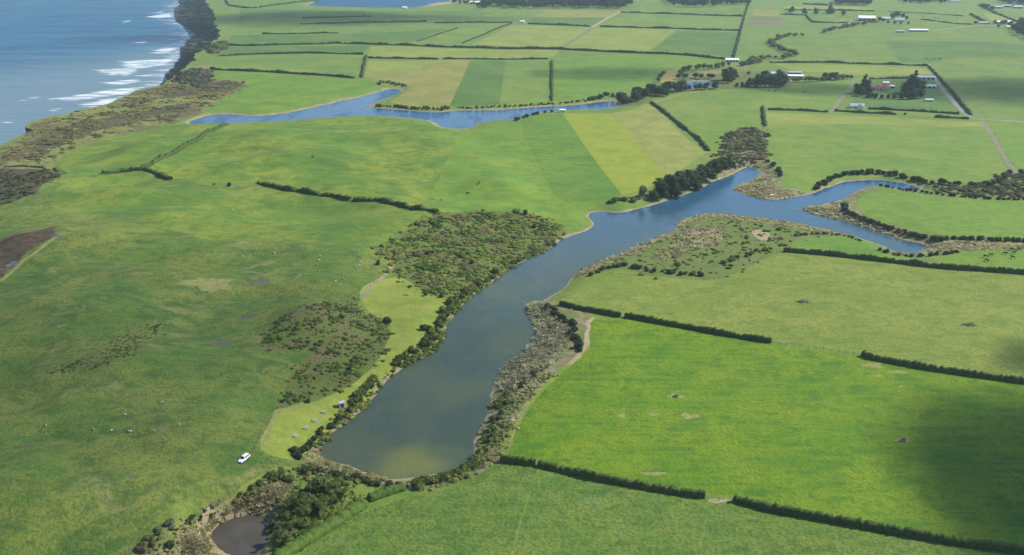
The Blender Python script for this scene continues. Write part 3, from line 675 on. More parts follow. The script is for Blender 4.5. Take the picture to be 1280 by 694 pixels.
dsh = np.full(len(SP), 1e9); near = (SP[:, 0] > -1600) & (SP[:, 1] > 700) & (SP[:, 1] < 3500)
cb = CB[::3]
dd = np.full(near.sum(), 1e9); Q = SP[near]
for p in cb: dd = np.minimum(dd, np.hypot(Q[:, 0] - p[0], Q[:, 1] - p[1]))
dsh[near] = dd
silt = (1 - sm(60, 640, dsh)) * (1 - sm(1350, 2300, SP[:, 1])) + .25 * (1 - sm(20, 160, dsh))
foam = np.maximum(foam, .62 * (1 - sm(5, 75, dsh)))
nx, ny = len(xs), len(ys); ii, jj = np.meshgrid(np.arange(nx - 1), np.arange(ny - 1)); k = (jj * nx + ii).ravel()
F = np.stack([k, k + 1, k + nx + 1, k + nx], 1)
me = mesh_np('sea', np.concatenate([SP, np.full((len(SP), 1), SEA_Z)], 1), F, [], np.stack([foam, np.clip(silt, 0, 1), foam * 0], 1), smooth=True)
m, t, b = new_mat('sea_water'); N = NB(t); co = N.coord(); st = N.coord((.22, 1, 1), R(-12))
at = N.n('ShaderNodeAttribute', attribute_name='tint'); sp = N.n('ShaderNodeSeparateColor'); N.l(at.outputs['Color'], sp.inputs[0])
n1 = N.noise(st, 1 / 45, 5, .6); n2 = N.noise(st, 1 / 9, 5, .7); n3 = N.noise(co, 1 / 130, 4, .55)
c = N.mix(N.ramp(n3, .35, .65), col(24,100,140), col(40,118,152))
c = N.mix(N.math('MULTIPLY', N.ramp(n1, .46, .64), .45), c, col(92,140,168)); c = N.mix(N.math('MULTIPLY', N.ramp(n2, .5, .7), .3), c, col(24,78,122))
sil = N.math('ADD', sp.outputs[1], N.math('MULTIPLY', N.math('SUBTRACT', n1, .5), .5))
c = N.mix(N.ramp(sil, .05, .95), c, col(128,158,172))
fo = N.math('ADD', N.math('MULTIPLY', sp.outputs[0], .75), N.math('MULTIPLY', N.math('SUBTRACT', n2, .5), 2.6))
fo = N.math('ADD', fo, N.math('MULTIPLY', N.math('SUBTRACT', n1, .5), .5))
fom = N.math('MULTIPLY', N.ramp(fo, .36, .95), .92); c = N.mix(fom, c, (.66, .70, .71))
N.l(c, b.inputs['Base Color']); b.inputs['Specular IOR Level'].default_value = 0.0; b.inputs['Roughness'].default_value = 1.0
N.bump(N.math('ADD', N.math('MULTIPLY', n1, 3.0), n2), .9, 2.4, b)
gl = N.n('ShaderNodeBsdfGlossy'); gl.inputs['Roughness'].default_value = .25     # a wind-roughened sea mirrors little even at a low angle
N.l(b.inputs['Normal'].links[0].from_socket, gl.inputs['Normal'])
mx = N.n('ShaderNodeMixShader'); rr = N.n('ShaderNodeMapRange'); N.l(fom, rr.inputs[0]); rr.inputs[3].default_value = .20; rr.inputs[4].default_value = .0
N.l(rr.outputs[0], mx.inputs[0]); N.l(b.outputs[0], mx.inputs[1]); N.l(gl.outputs[0], mx.inputs[2]); N.l(mx.outputs[0], t.nodes['Material Output'].inputs['Surface'])
me.materials.append(m)
props(obj('sea', me), 'blue sea with white surf at the upper left', None, None, 'structure')

# ------------------------------------------------------------------ leaf geometry
_ico = None
def ico(sub):
    bm = bmesh.new(); bmesh.ops.create_icosphere(bm, subdivisions=sub, radius=1)
    v = np.array([x.co[:] for x in bm.verts]); f = np.array([[q.index for q in x.verts] for x in bm.faces], np.int32); bm.free(); return v, f
ICO1, ICO2, ICO4 = ico(1), ico(2), ico(5)
def leafy(g, blobs, n, size, core=ICO2, corek=.86, up=.25, long=1.0, sky=0.0):
    Vs, Fs, o = [], [], 0
    for (cx, cy, cz, rx, ry, rz) in blobs:
        v = core[0] * (1 + g.uniform(-.16, .16, (len(core[0]), 1))) * np.array([rx, ry, rz]) * corek + [cx, cy, cz]
        v[:, 2] = np.maximum(v[:, 2], .0); Vs.append(v); Fs.append(core[1] + o); o += len(v)
    bl = np.array(blobs); wgt = bl[:, 3] * bl[:, 5]; wgt = wgt / wgt.sum()
    k = g.choice(len(bl), n, p=wgt); d = g.normal(size=(n, 3)); d[:, 2] += up; d /= np.linalg.norm(d, axis=1)[:, None]
    p = bl[k, :3] + d * bl[k, 3:] * g.uniform(.82, 1.1, (n, 1)); p[:, 2] = np.maximum(p[:, 2], size * .3)
    nr = d + g.normal(size=(n, 3)) * .55; nr[:, 2] += sky; nr /= np.linalg.norm(nr, axis=1)[:, None]
    a = np.cross(nr, g.normal(size=(n, 3))); a /= np.linalg.norm(a, axis=1)[:, None]; b = np.cross(nr, a)
    s = size * g.uniform(.6, 1.4, (n, 1))
    q = np.stack([p - a * s * .6 - b * s * .4, p + a * s * .6 - b * s * .45, p + b * s * .9 * long], 1).reshape(-1, 3)
    q[:, 2] = np.maximum(q[:, 2], 0.0)
    Vs.append(q); Fs.append(np.arange(3 * n).reshape(-1, 3) + o)
    return np.concatenate(Vs), np.concatenate(Fs)
G = np.random.default_rng(5)
SHRUB = []                                  # about 2 m across, 1.5 m high
for i in range(5):
    bl = [(0, 0, .65, .8, .8, .75)] + [(G.uniform(-.6, .6), G.uniform(-.6, .6), G.uniform(.4, .9), G.uniform(.35, .6), G.uniform(.35, .6), G.uniform(.35, .6)) for _ in range(4)]
    SHRUB.append(leafy(G, bl, 230, .2, ICO1))
MACRO = []                                  # broad dark crown, unit: height about 1
for i in range(4):
    bl = [(0, 0, .45, .36, .36, .38)]
    for _ in range(11):
        a, r = G.uniform(0, 6.28), G.uniform(.12, .42); z = G.uniform(.16, .86) ; q = .2 - .1 * (z - .3)
        bl.append((math.cos(a) * r * (1.15 - z * .6), math.sin(a) * r * (1.15 - z * .6), z, G.uniform(.12, .22), G.uniform(.12, .22), G.uniform(.08, .15)))
    MACRO.append(leafy(G, bl, 1100, .045, ICO1, .8))
CONE = []
for i in range(3):
    bl = []
    for z in np.linspace(.1, .92, 9):
        r = .27 * (1 - z) + .035
        for _ in range(3 if z < .7 else 1):
            a = G.uniform(0, 6.28); k = r * .55; bl.append((math.cos(a) * k, math.sin(a) * k, z, r * .75, r * .75, .085))
    CONE.append(leafy(G, bl, 1000, .035, ICO1, .85))
ROUND = []
for i in range(4):
    bl = [(0, 0, .6, .36, .36, .33)] + [(G.uniform(-.27, .27), G.uniform(-.27, .27), G.uniform(.4, .85), G.uniform(.14, .24), G.uniform(.14, .24), G.uniform(.12, .2)) for _ in range(7)]
    ROUND.append(leafy(G, bl, 600, .06, ICO1, .84))
PALM = []                                   # cabbage tree heads: spiky rosettes
for i in range(3):
    Vs, Fs, o = [], [], 0
    for hd in range(6):
        c = np.array([G.uniform(-.28, .28), G.uniform(-.28, .28), G.uniform(.55, .95)]) if hd else np.array([0, 0, .9])
        for _ in range(70):
            d = G.normal(size=3); d[2] = abs(d[2]) * .9 - .25; d /= np.linalg.norm(d); s = np.cross(d, G.normal(size=3)); s /= np.linalg.norm(s)
            L = G.uniform(.14, .24); Vs += [c - s * .018, c + s * .018, c + d * L]; Fs.append((o, o + 1, o + 2)); o += 3
    PALM.append((np.array(Vs), np.array(Fs, np.int32)))
def trunk_mesh(h, r, seed, limbs=4, mat='bark'):
    g = random.Random(seed); V, F = [], []
    def seg(p, q, r0, r1):
        p, q = np.array(p, float), np.array(q, float); d = q - p; d /= np.linalg.norm(d)
        u = np.cross(d, [0, 1, .3]); u /= np.linalg.norm(u); v = np.cross(d, u); b = len(V)
        for c, rr in ((p, r0), (q, r1)):
            for k in range(6): V.append(c + (u * math.cos(k * math.pi / 3) + v * math.sin(k * math.pi / 3)) * rr)
        for k in range(6): F.append((b + k, b + (k + 1) % 6, b + 6 + (k + 1) % 6, b + 6 + k))
    seg((0, 0, -.04 * h), (0, 0, .4 * h), r, r * .75); seg((0, 0, .38 * h), (.02 * h, 0, .8 * h), r * .75, r * .35)
    for k in range(limbs):
        a = k * 6.28 / limbs + g.uniform(-.4, .4); z = g.uniform(.25, .5) * h
        seg((0, 0, z), (math.cos(a) * .28 * h, math.sin(a) * .28 * h, z + .25 * h), r * .45, r * .15)
    return mesh_np('trunk', V, F, M[mat])
PM = {}
for nm, protos, mat in [('shrub', SHRUB, 'shrub'), ('dark_shrub', SHRUB, 'darkleaf'), ('pale_shrub', SHRUB, 'palm'), ('grey_shrub', SHRUB, 'willow'), ('macro', MACRO, 'darkleaf'), ('cone', CONE, 'darkleaf'),
                        ('round', ROUND, 'shrub'), ('dark_round', ROUND, 'darkleaf'), ('palm', PALM, 'palm')]:
    PM[nm] = [mesh_np(nm, v, f, M[mat]) for v, f in protos]
TRUNK = [trunk_mesh(1.0, .035, s) for s in range(3)]
PTRUNK = trunk_mesh(1.0, .03, 9, 6)
rnd = random.Random(21)
def shrub(p, size, label, group, kind='shrub', name='shrub', hk=1.0):
    z = gz(*p)
    o = obj(name, rnd.choice(PM[kind]), None, (p[0], p[1], z - .06 * size), rnd.uniform(0, 6.28),
            (size / 2 * rnd.uniform(.85, 1.15), size / 2 * rnd.uniform(.85, 1.15), size / 2 * rnd.uniform(.8, 1.1) * hk))
    return props(o, label, 'shrub', group)
def tree(p, h, kind, label, group=None, wk=1.0, name='tree'):
    z = gz(*p); e = obj(name, None, None, (p[0], p[1], z), rnd.uniform(0, 6.28)); props(e, label, 'tree', group)
    obj('crown', rnd.choice(PM[kind]), e, (0, 0, 0), 0, (h * wk, h * wk, h))
    obj('trunk', PTRUNK if kind == 'palm' else rnd.choice(TRUNK), e, (0, 0, 0), 0, h)
    return e
ORD = ['leftmost', 'second from left', 'third from left', 'fourth from left', 'fifth from left', 'sixth from left', 'seventh from left', 'eighth from left', 'ninth from left', 'tenth from left', 'eleventh from left', 'twelfth from left', 'thirteenth from left', 'fourteenth from left']
def ranked(items):                          # items left to right in the picture, with a word for the place
    it = sorted(items, key=lambda q: q[0]); return [(o if i < len(it) - 1 or i == 0 else 'rightmost', q) for i, (o, q) in enumerate(zip(ORD, it))]
def along(px, n, spread=0.0):
    W = gp(px); L = np.concatenate([[0], np.cumsum(np.linalg.norm(np.diff(W, axis=0), axis=1))])
    out = []
    for i in range(n):
        t = (i + .5 + rnd.uniform(-.3, .3)) / n * L[-1]; k = min(np.searchsorted(L, t) - 1, len(W) - 2); k = max(k, 0)
        f = (t - L[k]) / max(L[k + 1] - L[k], 1e-6); p = W[k] * (1 - f) + W[k + 1] * f
        out.append((p[0] + rnd.uniform(-spread, spread), p[1] + rnd.uniform(-spread, spread)))
    return out
def dry(p):
    q = np.array([p]) + np.array([[0, 0], [1, 0], [-1, 0], [0, 1], [0, -1]])
    return not any(inside(poly, q).any() for _, poly, _, _ in WATER)
FARSH = []                                  # shrubs too far off to pick out singly
def row(px, n, s0, s1, label, group, kind='shrub', spread=1.0, name='shrub', hk=1.0):
    for p in along(px, n, spread):
        if dry(p): shrub(p, rnd.uniform(s0, s1), label, group, kind, name, hk)
def far_row(px, n, s0, s1, kind='shrub', spread=1.0):
    for p in along(px, n, spread):
        if dry(p): FARSH.append((p, rnd.uniform(s0, s1), kind))

# hedges ---------------------------------------------------------------
def hedge(px, h, wd, label, mat='hedge', step=None, wob=.0, name='hedge', ragged=.12, group=None):
    W = gp(px); dmid = float(W[:, 1].mean()); step = step or max(.6, dmid * .0016)
    Q = []
    for i in range(len(W) - 1):
        k = max(1, int(np.linalg.norm(W[i + 1] - W[i]) / step))
        for j in range(k): Q.append(W[i] + (W[i + 1] - W[i]) * j / k)
    Q.append(W[-1]); Q = np.array(Q); n = len(Q)
    T = np.gradient(Q, axis=0); T /= np.maximum(np.linalg.norm(T, axis=1), 1e-6)[:, None]; NN = np.stack([-T[:, 1], T[:, 0]], 1)
    prof = [(-.5, -.12), (-.54, .3), (-.5, .62), (-.42, .9), (-.15, 1.0), (.15, 1.0), (.42, .9), (.5, .62), (.54, .3), (.5, -.12)]
    g = np.random.default_rng(int(abs(W[0, 0] * 13 + W[0, 1] * 7)) % 9999)
    hv = 1 + wob * wavenoise(Q, (14 if dmid < 500 else 7) * max(1, dmid / 400), 6, 81) + ragged * .7 * g.normal(size=n)
    wv = 1 + wob * .8 * wavenoise(Q, 11 * max(1, dmid / 400), 6, 82); V = []
    z0 = np.array([gz(*p) for p in Q.tolist()])
    endk = np.ones(n); endk[0] = endk[-1] = .72
    for (u, v) in prof:
        off = u * wd * wv * endk + g.normal(size=n) * ragged * wd * .35; xy = Q + NN * off[:, None]
        V.append(np.concatenate([xy, (z0 + v * h * hv * np.where(v > .5, endk ** .5, 1) + g.normal(size=n) * ragged * h * .18 * (v > .1))[:, None]], 1))
    V = np.stack(V, 1); m_ = len(prof); F = []
    i = np.arange(n - 1)
    for k in range(m_ - 1): F.append(np.stack([i * m_ + k, (i + 1) * m_ + k, (i + 1) * m_ + k + 1, i * m_ + k + 1], 1))
    F = np.concatenate(F); tri = np.concatenate([F[:, [0, 1, 2]], F[:, [0, 2, 3]]])
    cap = []
    for base in (0, (n - 1) * m_):
        for k in range(1, m_ - 1): cap.append((base, base + k, base + k + 1))
    V = V.reshape(-1, 3); tri = np.concatenate([tri, np.array(cap)])
    # leaf sprays standing proud of the clipped faces
    L = n * step; nl = int(min(6000, L * 9 * (1 if dmid < 450 else .5)))
    f = g.integers(0, len(tri), nl); bc = g.dirichlet((1, 1, 1), nl); c = (V[tri[f]] * bc[:, :, None]).sum(1)
    s = (.14 + dmid * .00022) * g.uniform(.6, 1.5, (nl, 1)); a = g.normal(size=(nl, 3)); a /= np.linalg.norm(a, axis=1)[:, None]; b = np.cross(a, g.normal(size=(nl, 3))); b /= np.linalg.norm(b, axis=1)[:, None]
    lv = np.stack([c - a * s, c + a * s, c + b * s * 1.5], 1).reshape(-1, 3)
    tri = np.concatenate([tri, np.arange(3 * nl).reshape(-1, 3) + len(V)]); V = np.concatenate([V, lv])
    loc = np.array([Q[0, 0], Q[0, 1], z0[0]])
    o = obj(name, mesh_np(name, V - loc, tri, M[mat]), None, loc)
    return props(o, label, 'hedge', group)

HEDGES = [
 ([(700,381),(723,386.5),(775.5,396.5)], 2.3, 2.2, 'short clipped dark hedge at the lake end of the long paddock hedge'),
 ([(781,396.5),(866,412),(916,421),(964,428.5)], 2.4, 2.3, 'long clipped dark hedge between olive and bright paddocks, middle of the picture'),
 ([(1078,444.5),(1090,449),(1161,462),(1280,479),(1310,483)], 2.4, 2.3, 'clipped dark hedge reaching the right edge above the bright paddock'),
 ([(626,576),(640,578),(669,581)], 2.2, 2.2, 'shortest clipped hedge stub beside the lake end, below bright paddock'),
 ([(673,582),(740,598),(815.5,612),(881,622)], 2.3, 2.3, 'clipped dark foreground hedge between two gateways below bright paddock'),
 ([(917,626),(960,637),(1035,651),(1110,664.5),(1186,678.5),(1280,691.5),(1320,698)], 2.4, 2.4, 'long clipped dark hedge running out at the bottom right corner'),
 ([(979,314.5),(1035,319),(1110,327.5),(1173,335),(1280,342.5),(1310,345)], 2.7, 2.6, 'long dark hedge above the olive paddock at the right'),
 ([(814,128.5),(830,140),(848,155),(873,174),(886,189)], 3.2, 4.0, 'dark diagonal hedge beside the pale dry strip field'),
 ([(960,137.5),(1000,138.5),(1035,140.5)], 3.0, 3.0, 'dark hedge along the top of the large right paddock, left of the driveway'),
 ([(953,134),(955,146),(957,158)], 3.0, 3.5, 'short upright dark hedge at the corner of the large right paddock'),
 ([(1043,139),(1080,141.5),(1120,143.5)], 3.0, 3.0, 'dark hedge in front of the grey cottage'),
 ([(1085,136.5),(1140,139),(1199,143)], 3.0, 3.0, 'dark hedge below the conifers of the red-roofed house'),
 ([(1168,147),(1190,148),(1211,149)], 2.8, 3.0, 'short dark hedge at the road corner'),
 ([(1161,84),(1172,95),(1186,111),(1202,130),(1214,144)], 3.2, 3.5, 'dark hedge running down beside the country road'),
 ([(962,78.5),(1000,78.5),(1035,78.5),(1110,81),(1160,83)], 4.0, 4.0, 'long straight dark hedge across the far right fields'),
 ([(283,57),(320,57.5),(375,56),(420,54.5),(470,56),(520,57.5),(571,59.5),(640,61.5),(700,62),(760,65),(825,67.5),(866,70),(907,74.5)], 5.0, 5.0, 'longest far hedge, crossing from the coast to the white shed'),
 ([(273,70.5),(320,68),(383,66.8),(454,68.3)], 4.0, 4.0, 'far hedge above the pale green rectangle at left'),
 ([(460,73),(505,73.5),(548,74.5)], 4.0, 4.0, 'far hedge above the hay-coloured field'),
 ([(554,74),(600,74.3),(640,74.5),(685,74)], 3.6, 4.0, 'far hedge above the dark green strip field'),
 ([(458,70),(455,82),(452,97)], 3.6, 5.0, 'short upright far hedge left of the hay-coloured field'),
 ([(263,87),(320,89.5),(368,92.5),(403,94.5),(443,98)], 3.8, 4.5, 'far hedge below the pale green rectangle at left'),
 ([(690,77),(690,100),(690,126)], 3.4, 4.8, 'short upright dark hedge ending at the upper river'),
 ([(660,30),(700,31.5),(738,33.5)], 4.5, 5.0, 'far hedge left of the pale dirt track'),
 ([(750,33.8),(840,36),(923,38.8)], 4.5, 5.0, 'far hedge right of the pale dirt track'),
 ([(776,15.8),(850,18),(929,21)], 4.5, 5.0, 'far hedge under the wood right of the track'),
 ([(938,0.5),(930,22),(924,45),(917,72)], 4.0, 5.0, 'long lane hedge dropping to the white shed'),
 ([(378,23.4),(420,22),(463,21)], 4.5, 5.0, 'far hedge stub under the lagoon'),
 ([(328,43),(375,42.5),(423,41.8)], 4.5, 5.0, 'far hedge stub in the dark fields at left'),
 ([(375,30.5),(450,28.5),(533,27.4)], 4.5, 5.0, 'far hedge across the dark fields below the lagoon'),
 ([(543,29),(590,28.5),(640,28.3)], 4.5, 5.0, 'far hedge in line with the small white shed'),
 ([(521,52),(548,43),(572,35.5)], 3.0, 4.0, 'low slanting far hedge left of the light field'),
 ([(578,54.5),(610,41),(640,29.5)], 3.0, 4.0, 'low slanting far hedge right of the light field'),
 ([(282,1),(286,7),(308,10.5),(322,10)], 5.0, 6.0, 'far hedge on the headland at top left'),
 ([(325,9.5),(350,6),(400,1)], 6.0, 8.0, 'far tree hedge left of the lagoon'),
 ([(1224,7),(1245,17),(1276,29)], 5.0, 6.0, 'slanting far hedge at the top right corner'),
 ([(1213,18),(1224,24),(1236,30.5)], 5.0, 6.0, 'short slanting far hedge above the white race'),
 ([(981,12.5),(1040,13),(1093,14.3)], 4.0, 5.0, 'far hedge above the row of single trees'),
 ([(976,18.3),(1007,19.3),(1016,28.3),(1060,29.2)], 4.0, 4.5, 'crooked far hedge left of the white barn'),
 ([(1004,5.5),(1035,7)], 5.0, 6.0, 'short far hedge at the top edge right of the lane'),
 ([(1087,99),(1110,98.5),(1136,98)], 3.5, 4.0, 'dark hedge behind the red-roofed house'),
 ([(1110,14.5),(1160,17),(1205,20.5)], 2.0, 3.0, 'thin far hedge line right of the white barn'),
 ([(1150,24.5),(1190,29.5),(1215,31)], 2.5, 4.0, 'thin far hedge line above the white race'),
]
for px, h, wd, l in HEDGES:
    nr = px[0][1] > 300; fk = 1.0 if nr else .72 if px[0][1] > 80 else .62
    hedge(px, h * fk, wd * fk, l, wob=.11 if nr else .3, ragged=.17 if nr else .24)
hedge([(345,702),(372,684),(410,661),(440,642),(456,631)], 2.6, 4.2, 'broad pale-green clipped hedge at the bottom beside the bushy pond trees', 'hedge_lt', wob=.05)
hedge([(461,626),(480,619),(506,611.5)], 2.4, 3.0, 'short pale-green clipped hedge at the south end of the lake', 'hedge_lt', wob=.05)
hedge([(128,217),(150,215),(178,212),(192,205),(205,197),(225,187),(250,175),(268,163),(284,156)], 2.2, 3.2, 'ragged olive hedgerow climbing from the hillside to the upper river', 'hedgerow', wob=.3, ragged=.3)
hedge([(180,212),(195,217),(214,225)], 2.2, 3.2, 'ragged branch of the hillside hedgerow', 'hedgerow', wob=.3, ragged=.3)
hedge([(323,229),(345,234),(370,239),(400,244),(438,250)], 2.2, 3.0, 'ragged brown-green hedgerow left of centre on the hillside', 'hedgerow', wob=.35, ragged=.3)
hedge([(441,250.5),(475,251),(500,257),(525,262),(548,267)], 2.2, 3.0, 'ragged hedgerow running down to the lakeside scrub', 'hedgerow', wob=.35, ragged=.3)
hedge([(5,209),(30,208),(55,210),(72,215)], 1.0, 1.5, 'low dark heath edge hedge near the cliff at left', 'willow', wob=.3, ragged=.3)

# shrubs in rows -------------------------------------------------------
g1 = 'shrubs on the west bank of the lake'
row([(493,457),(506,449),(528,437),(538,424),(546,411),(553,397),(562,386),(572,376),(584,366),(598,357)], 34, 3.2, 5.6, 'dark green shrub in the dense row on the west bank above the picnic lawn', g1, 'shrub', 1.6)
row([(600,356),(625,343),(650,329),(675,317),(700,303)], 26, 3.0, 5.0, 'green shrub at the foot of the west scrub slope by the water', 'shrubs under the west scrub slope', 'shrub', 2.0)
row([(471,474),(461,483),(451,493),(443,504),(438,514)], 16, 2.8, 4.6, 'dark shrub in the bank row beside the small toilet hut', 'shrubs by the hut', 'shrub', 1.3)
row([(434,517),(419,530),(405,537),(391,551),(381,562),(370,566),(376,575)], 18, 2.2, 3.8, 'dark shrub at the south-west corner of the lake by the picnic tables', 'shrubs by the picnic tables', 'dark_shrub', .9)
row([(352,590),(338,599),(357,599),(368,604)], 12, 2.0, 3.6, 'olive shrub between the grass lane and the bushy pond trees', 'shrubs by the grass lane', 'shrub', 1.2)
row([(376,589),(418,593),(430,598),(447,596),(462,605),(482,607),(500,606)], 20, 1.8, 3.4, 'dark shrub along the south end of the lake', 'shrubs at the south end', 'dark_shrub', 1.0)
row([(518,609),(534,606),(548,602),(562,598),(572,595),(582,589),(592,581),(600,572),(606,563)], 24, 3.0, 5.0, 'dark green bush in the thicket at the south-east end of the lake', 'bushes at the south-east end', 'shrub', 1.2)
row([(607,556),(612,542),(618,528),(624,512),(630,498),(640,488)], 24, 1.8, 3.4, 'mixed shrub on the east shore below the reed bed', 'shrubs on the east shore', 'shrub', 2.4)
row([(684,384),(693,389),(700,396),(708,402),(716,404),(719,412),(716,422),(724,431),(722,440)], 22, 2.8, 4.6, 'dark shrub in the clump between reed bed and sandy track', 'shrubs by the sandy track', 'dark_shrub', 1.3)
row([(668,470),(655,479),(645,487)], 7, 1.8, 3.0, 'dark shrub at the lower edge of the reed bed', 'shrubs below the reed bed', 'dark_shrub', 1.6)
row([(735,345),(760,336),(781,332),(796,335),(812,338),(830,341),(853,343),(874,345)], 24, 2.4, 4.2, 'dark shrub along the south edge of the marshy peninsula', 'shrubs on the peninsula edge', 'dark_shrub', 1.8)
row([(895,329),(918,325),(943,316),(955,313),(968,312)], 14, 2.2, 3.8, 'green shrub at the inner corner of the marshy peninsula', 'shrubs at the peninsula corner', 'shrub', 2.2)
row([(1054,256),(1056,264),(1068,271),(1082,277),(1100,283),(1118,289),(1136,294),(1155,298),(1173,300),(1211,300),(1245,301),(1290,303)], 44, 3.4, 5.2, 'dark shrub in the row below the rounded paddock', 'shrubs below the rounded paddock', 'dark_shrub', 1.0)
far_row([(1098,233),(1130,238),(1155,241),(1178,244),(1231,249),(1290,250)], 30, 2.2, 3.6, 'dark_shrub', .8)
far_row([(1016,238),(1030,230),(1043,223),(1060,218),(1080,217),(1100,217),(1123,220),(1140,225),(1156,229),(1186,231),(1211,231),(1246,233)], 40, 4.0, 6.4, 'dark_shrub', 1.4)
far_row([(1246,232),(1256,222),(1262,216),(1280,217),(1290,216)], 10, 4.0, 6.0, 'grey_shrub', 3)
far_row([(993,295),(1015,293),(1035,293),(1055,295),(1068,299),(1080,303)], 18, 1.6, 2.6, 'shrub', .7)
far_row([(1095,312),(1108,316),(1121,319),(1135,321),(1151,321),(1173,319),(1200,315)], 16, 2.2, 3.4, 'dark_shrub', .9)
far_row([(960,202),(966,206),(972,212),(975,222)], 7, 3.6, 5.0, 'dark_shrub', 1.2)
row([(758,254),(766,253),(775,250),(784,252),(794,250),(800,247)], 10, 3.6, 5.6, 'dark green bush on the north shore left of the tall dark trees', 'bushes left of the tall trees', 'shrub', 1.6)
far_row([(470,133),(490,134),(515,136),(550,137),(560,135)], 40, 2.2, 4.6, 'shrub', 3)
far_row([(570,135),(600,135),(640,133),(680,131),(715,128),(735,126)], 56, 1.8, 3.8, 'shrub', 2.5)
far_row([(735,126),(748,123),(760,120),(772,122)], 9, 5, 8, 'shrub', 3)
far_row([(640,152),(668,144),(680,141),(698,140)], 8, 4, 6, 'dark_shrub', 2)
far_row([(472,106),(480,103),(490,104),(502,107),(512,108)], 22, 2.5, 5, 'grey_shrub', 4)
row([(355,592),(334,603),(312,613),(299,622),(291,627)], 14, 1.6, 2.8, 'dark tussock shrub along the upper rim of the small pond ground', 'shrubs above the small pond', 'shrub', .9)
row([(264,639),(255,644),(240,652),(233,657)], 8, 1.4, 2.4, 'dark tussock shrub left of the small pond', 'shrubs left of the small pond', 'dark_shrub', .9)
row([(222,652),(214,660),(200,668),(190,676),(178,680),(170,692)], 18, 1.6, 2.8, 'ragged shrub at the bottom left end of the grass lane', 'shrubs at the lane bottom', 'grey_shrub', 1.6)
for i, (x, y, s, k, l) in enumerate([(530,413,3.8,'dark_shrub','lone round dark tree-like bush casting a shadow on the picnic lawn'),(484,405,4.6,'dark_shrub','broad dark bush at the right end of the brown scrub bank'),
      (286,233,3.6,'dark_shrub','single dark round bush on the hillside below the hedgerow'),(268,231,1.8,'grey_shrub','small grey bush left of the single hillside bush'),
      (386,503,2.6,'dark_shrub','dark bush at the top edge of the picnic lawn'),(353,503,1.8,'dark_shrub','small dark bush at the upper left corner of the picnic lawn'),(213,684,3.0,'dark_shrub','dark bush beside the light strip at the lower left'),
      (1131,143.5,3.4,'dark_shrub','single small dark bush in the gap of the roadside hedge')]):
    shrub(gp1(x, y), s, l, None, k, 'bush', 1.15)

for x, y, s_, k, l in [(590,330,3.6,'dark_shrub','dark bush standing out in the middle of the west scrub slope'),(577,322,3.0,'grey_shrub','grey bush in the middle of the west scrub slope'),(535,319,3.4,'dark_shrub','darkest bush low in the left half of the west scrub'),
     (473,331,3.2,'dark_shrub','dark bush at the left tip of the west scrub slope'),(657,268,4.4,'dark_shrub','bush on the skyline of the west scrub slope'),(668,285,3.8,'dark_shrub','dark bush near the right end of the west scrub'),
     (552,372,2.8,'dark_shrub','dark bush where the scrub meets the top of the picnic lawn'),(533,369,2.4,'shrub','green bush at the lawn edge of the west scrub'),(548,268,2.6,'pale_shrub','pale bush at the foot of the ragged hedgerow'),
     (437,462,2.6,'dark_shrub','dark bush low on the brown scrub bank'),(447,449,2.6,'shrub','green bush in the middle of the brown scrub bank'),(427,398,2.8,'dark_shrub','dark bush at the top of the brown scrub bank')]:
    shrub(gp1(x, y), s_, l, None, k, 'bush', 1.2)
# trees ----------------------------------------------------------------
gt = 'tall dark conifers on the north bank'
for od, (x, y, h, wk) in ranked([(826,247,15,1.1),(838,243,17,1.1),(850,239,17,1.1),(862,235,16,1.1),(872,230,14,1.1),(882,226,15,1.15),(893,219,15,1.15),(902,214,13,1.15),(911,211,11,1.1),(845,248,9,1.2),(818,251,8,1.2),(871,238,8,1.2)]):
    tree(gp1(x, y), h, 'macro', od + ' broad dark conifer in the clump overhanging the lake head', gt, wk, 'conifer_tree')
tree(gp1(803, 248), 10, 'round', 'slim tree standing left of the tall dark conifers by the lake', None, .8)
tree(gp1(1081, 117), 23, 'cone', 'tall pointed dark conifer left of the red-roofed house', None, 1.5, 'conifer_tree')
tree(gp1(1141, 117), 28, 'cone', 'tallest pointed dark conifer right of the red-roofed house', None, 1.5, 'conifer_tree')
for x, y, h in [(1072,117,13),(1077,120,12),(1086,122.5,8),(1094,123.5,7),(1102,124,6),(1110,124,6),(1118,124,6.5),(1126,124,8),(1134,124,11),(1142,124,12),(1150,123,12),(1132,116,15),(1150,115,15),(1090,122,6)]:
    tree(gp1(x, y), h, 'macro', 'dark conifer in the dense belt in front of the red-roofed house', 'conifer belt at the house', 1.15, 'conifer_tree')
gr = 'trees of the river bush'
for p in along([(779,131),(790,124),(803,122),(818,119),(832,117),(846,113)], 22, 9): tree(p, rnd.uniform(10, 15), 'dark_round' if rnd.random() < .5 else 'macro', 'dark tree in the dense bush at the end of the upper river', gr, 1.1)
for p in along([(846,114),(862,113.5),(880,112.5),(900,111)], 12, 4): tree(p, rnd.uniform(6, 9), 'dark_round', 'low dark tree along the near side of the far pond', 'trees below the far pond', 1.2)
for p in along([(850,99),(865,98),(880,98.5),(896,99)], 9, 4): tree(p, rnd.uniform(6, 9), 'dark_round', 'dark tree behind the far pond', 'trees behind the far pond', 1.2)
for p in along([(853,91),(865,88.5),(880,87),(895,86),(910,83)], 14, 3): tree(p, rnd.uniform(7, 10), 'round', 'grey-green tree on the bank above the tan cutting', 'trees above the tan cutting', 1.1)
for od, (x, y, h) in ranked([(823,103,7),(825,99,8),(829,95,7),(851,95,9)]): tree(gp1(x, y), h, 'round', od + ' olive tree beside the little dry knoll', 'trees at the dry knoll', 1.1)
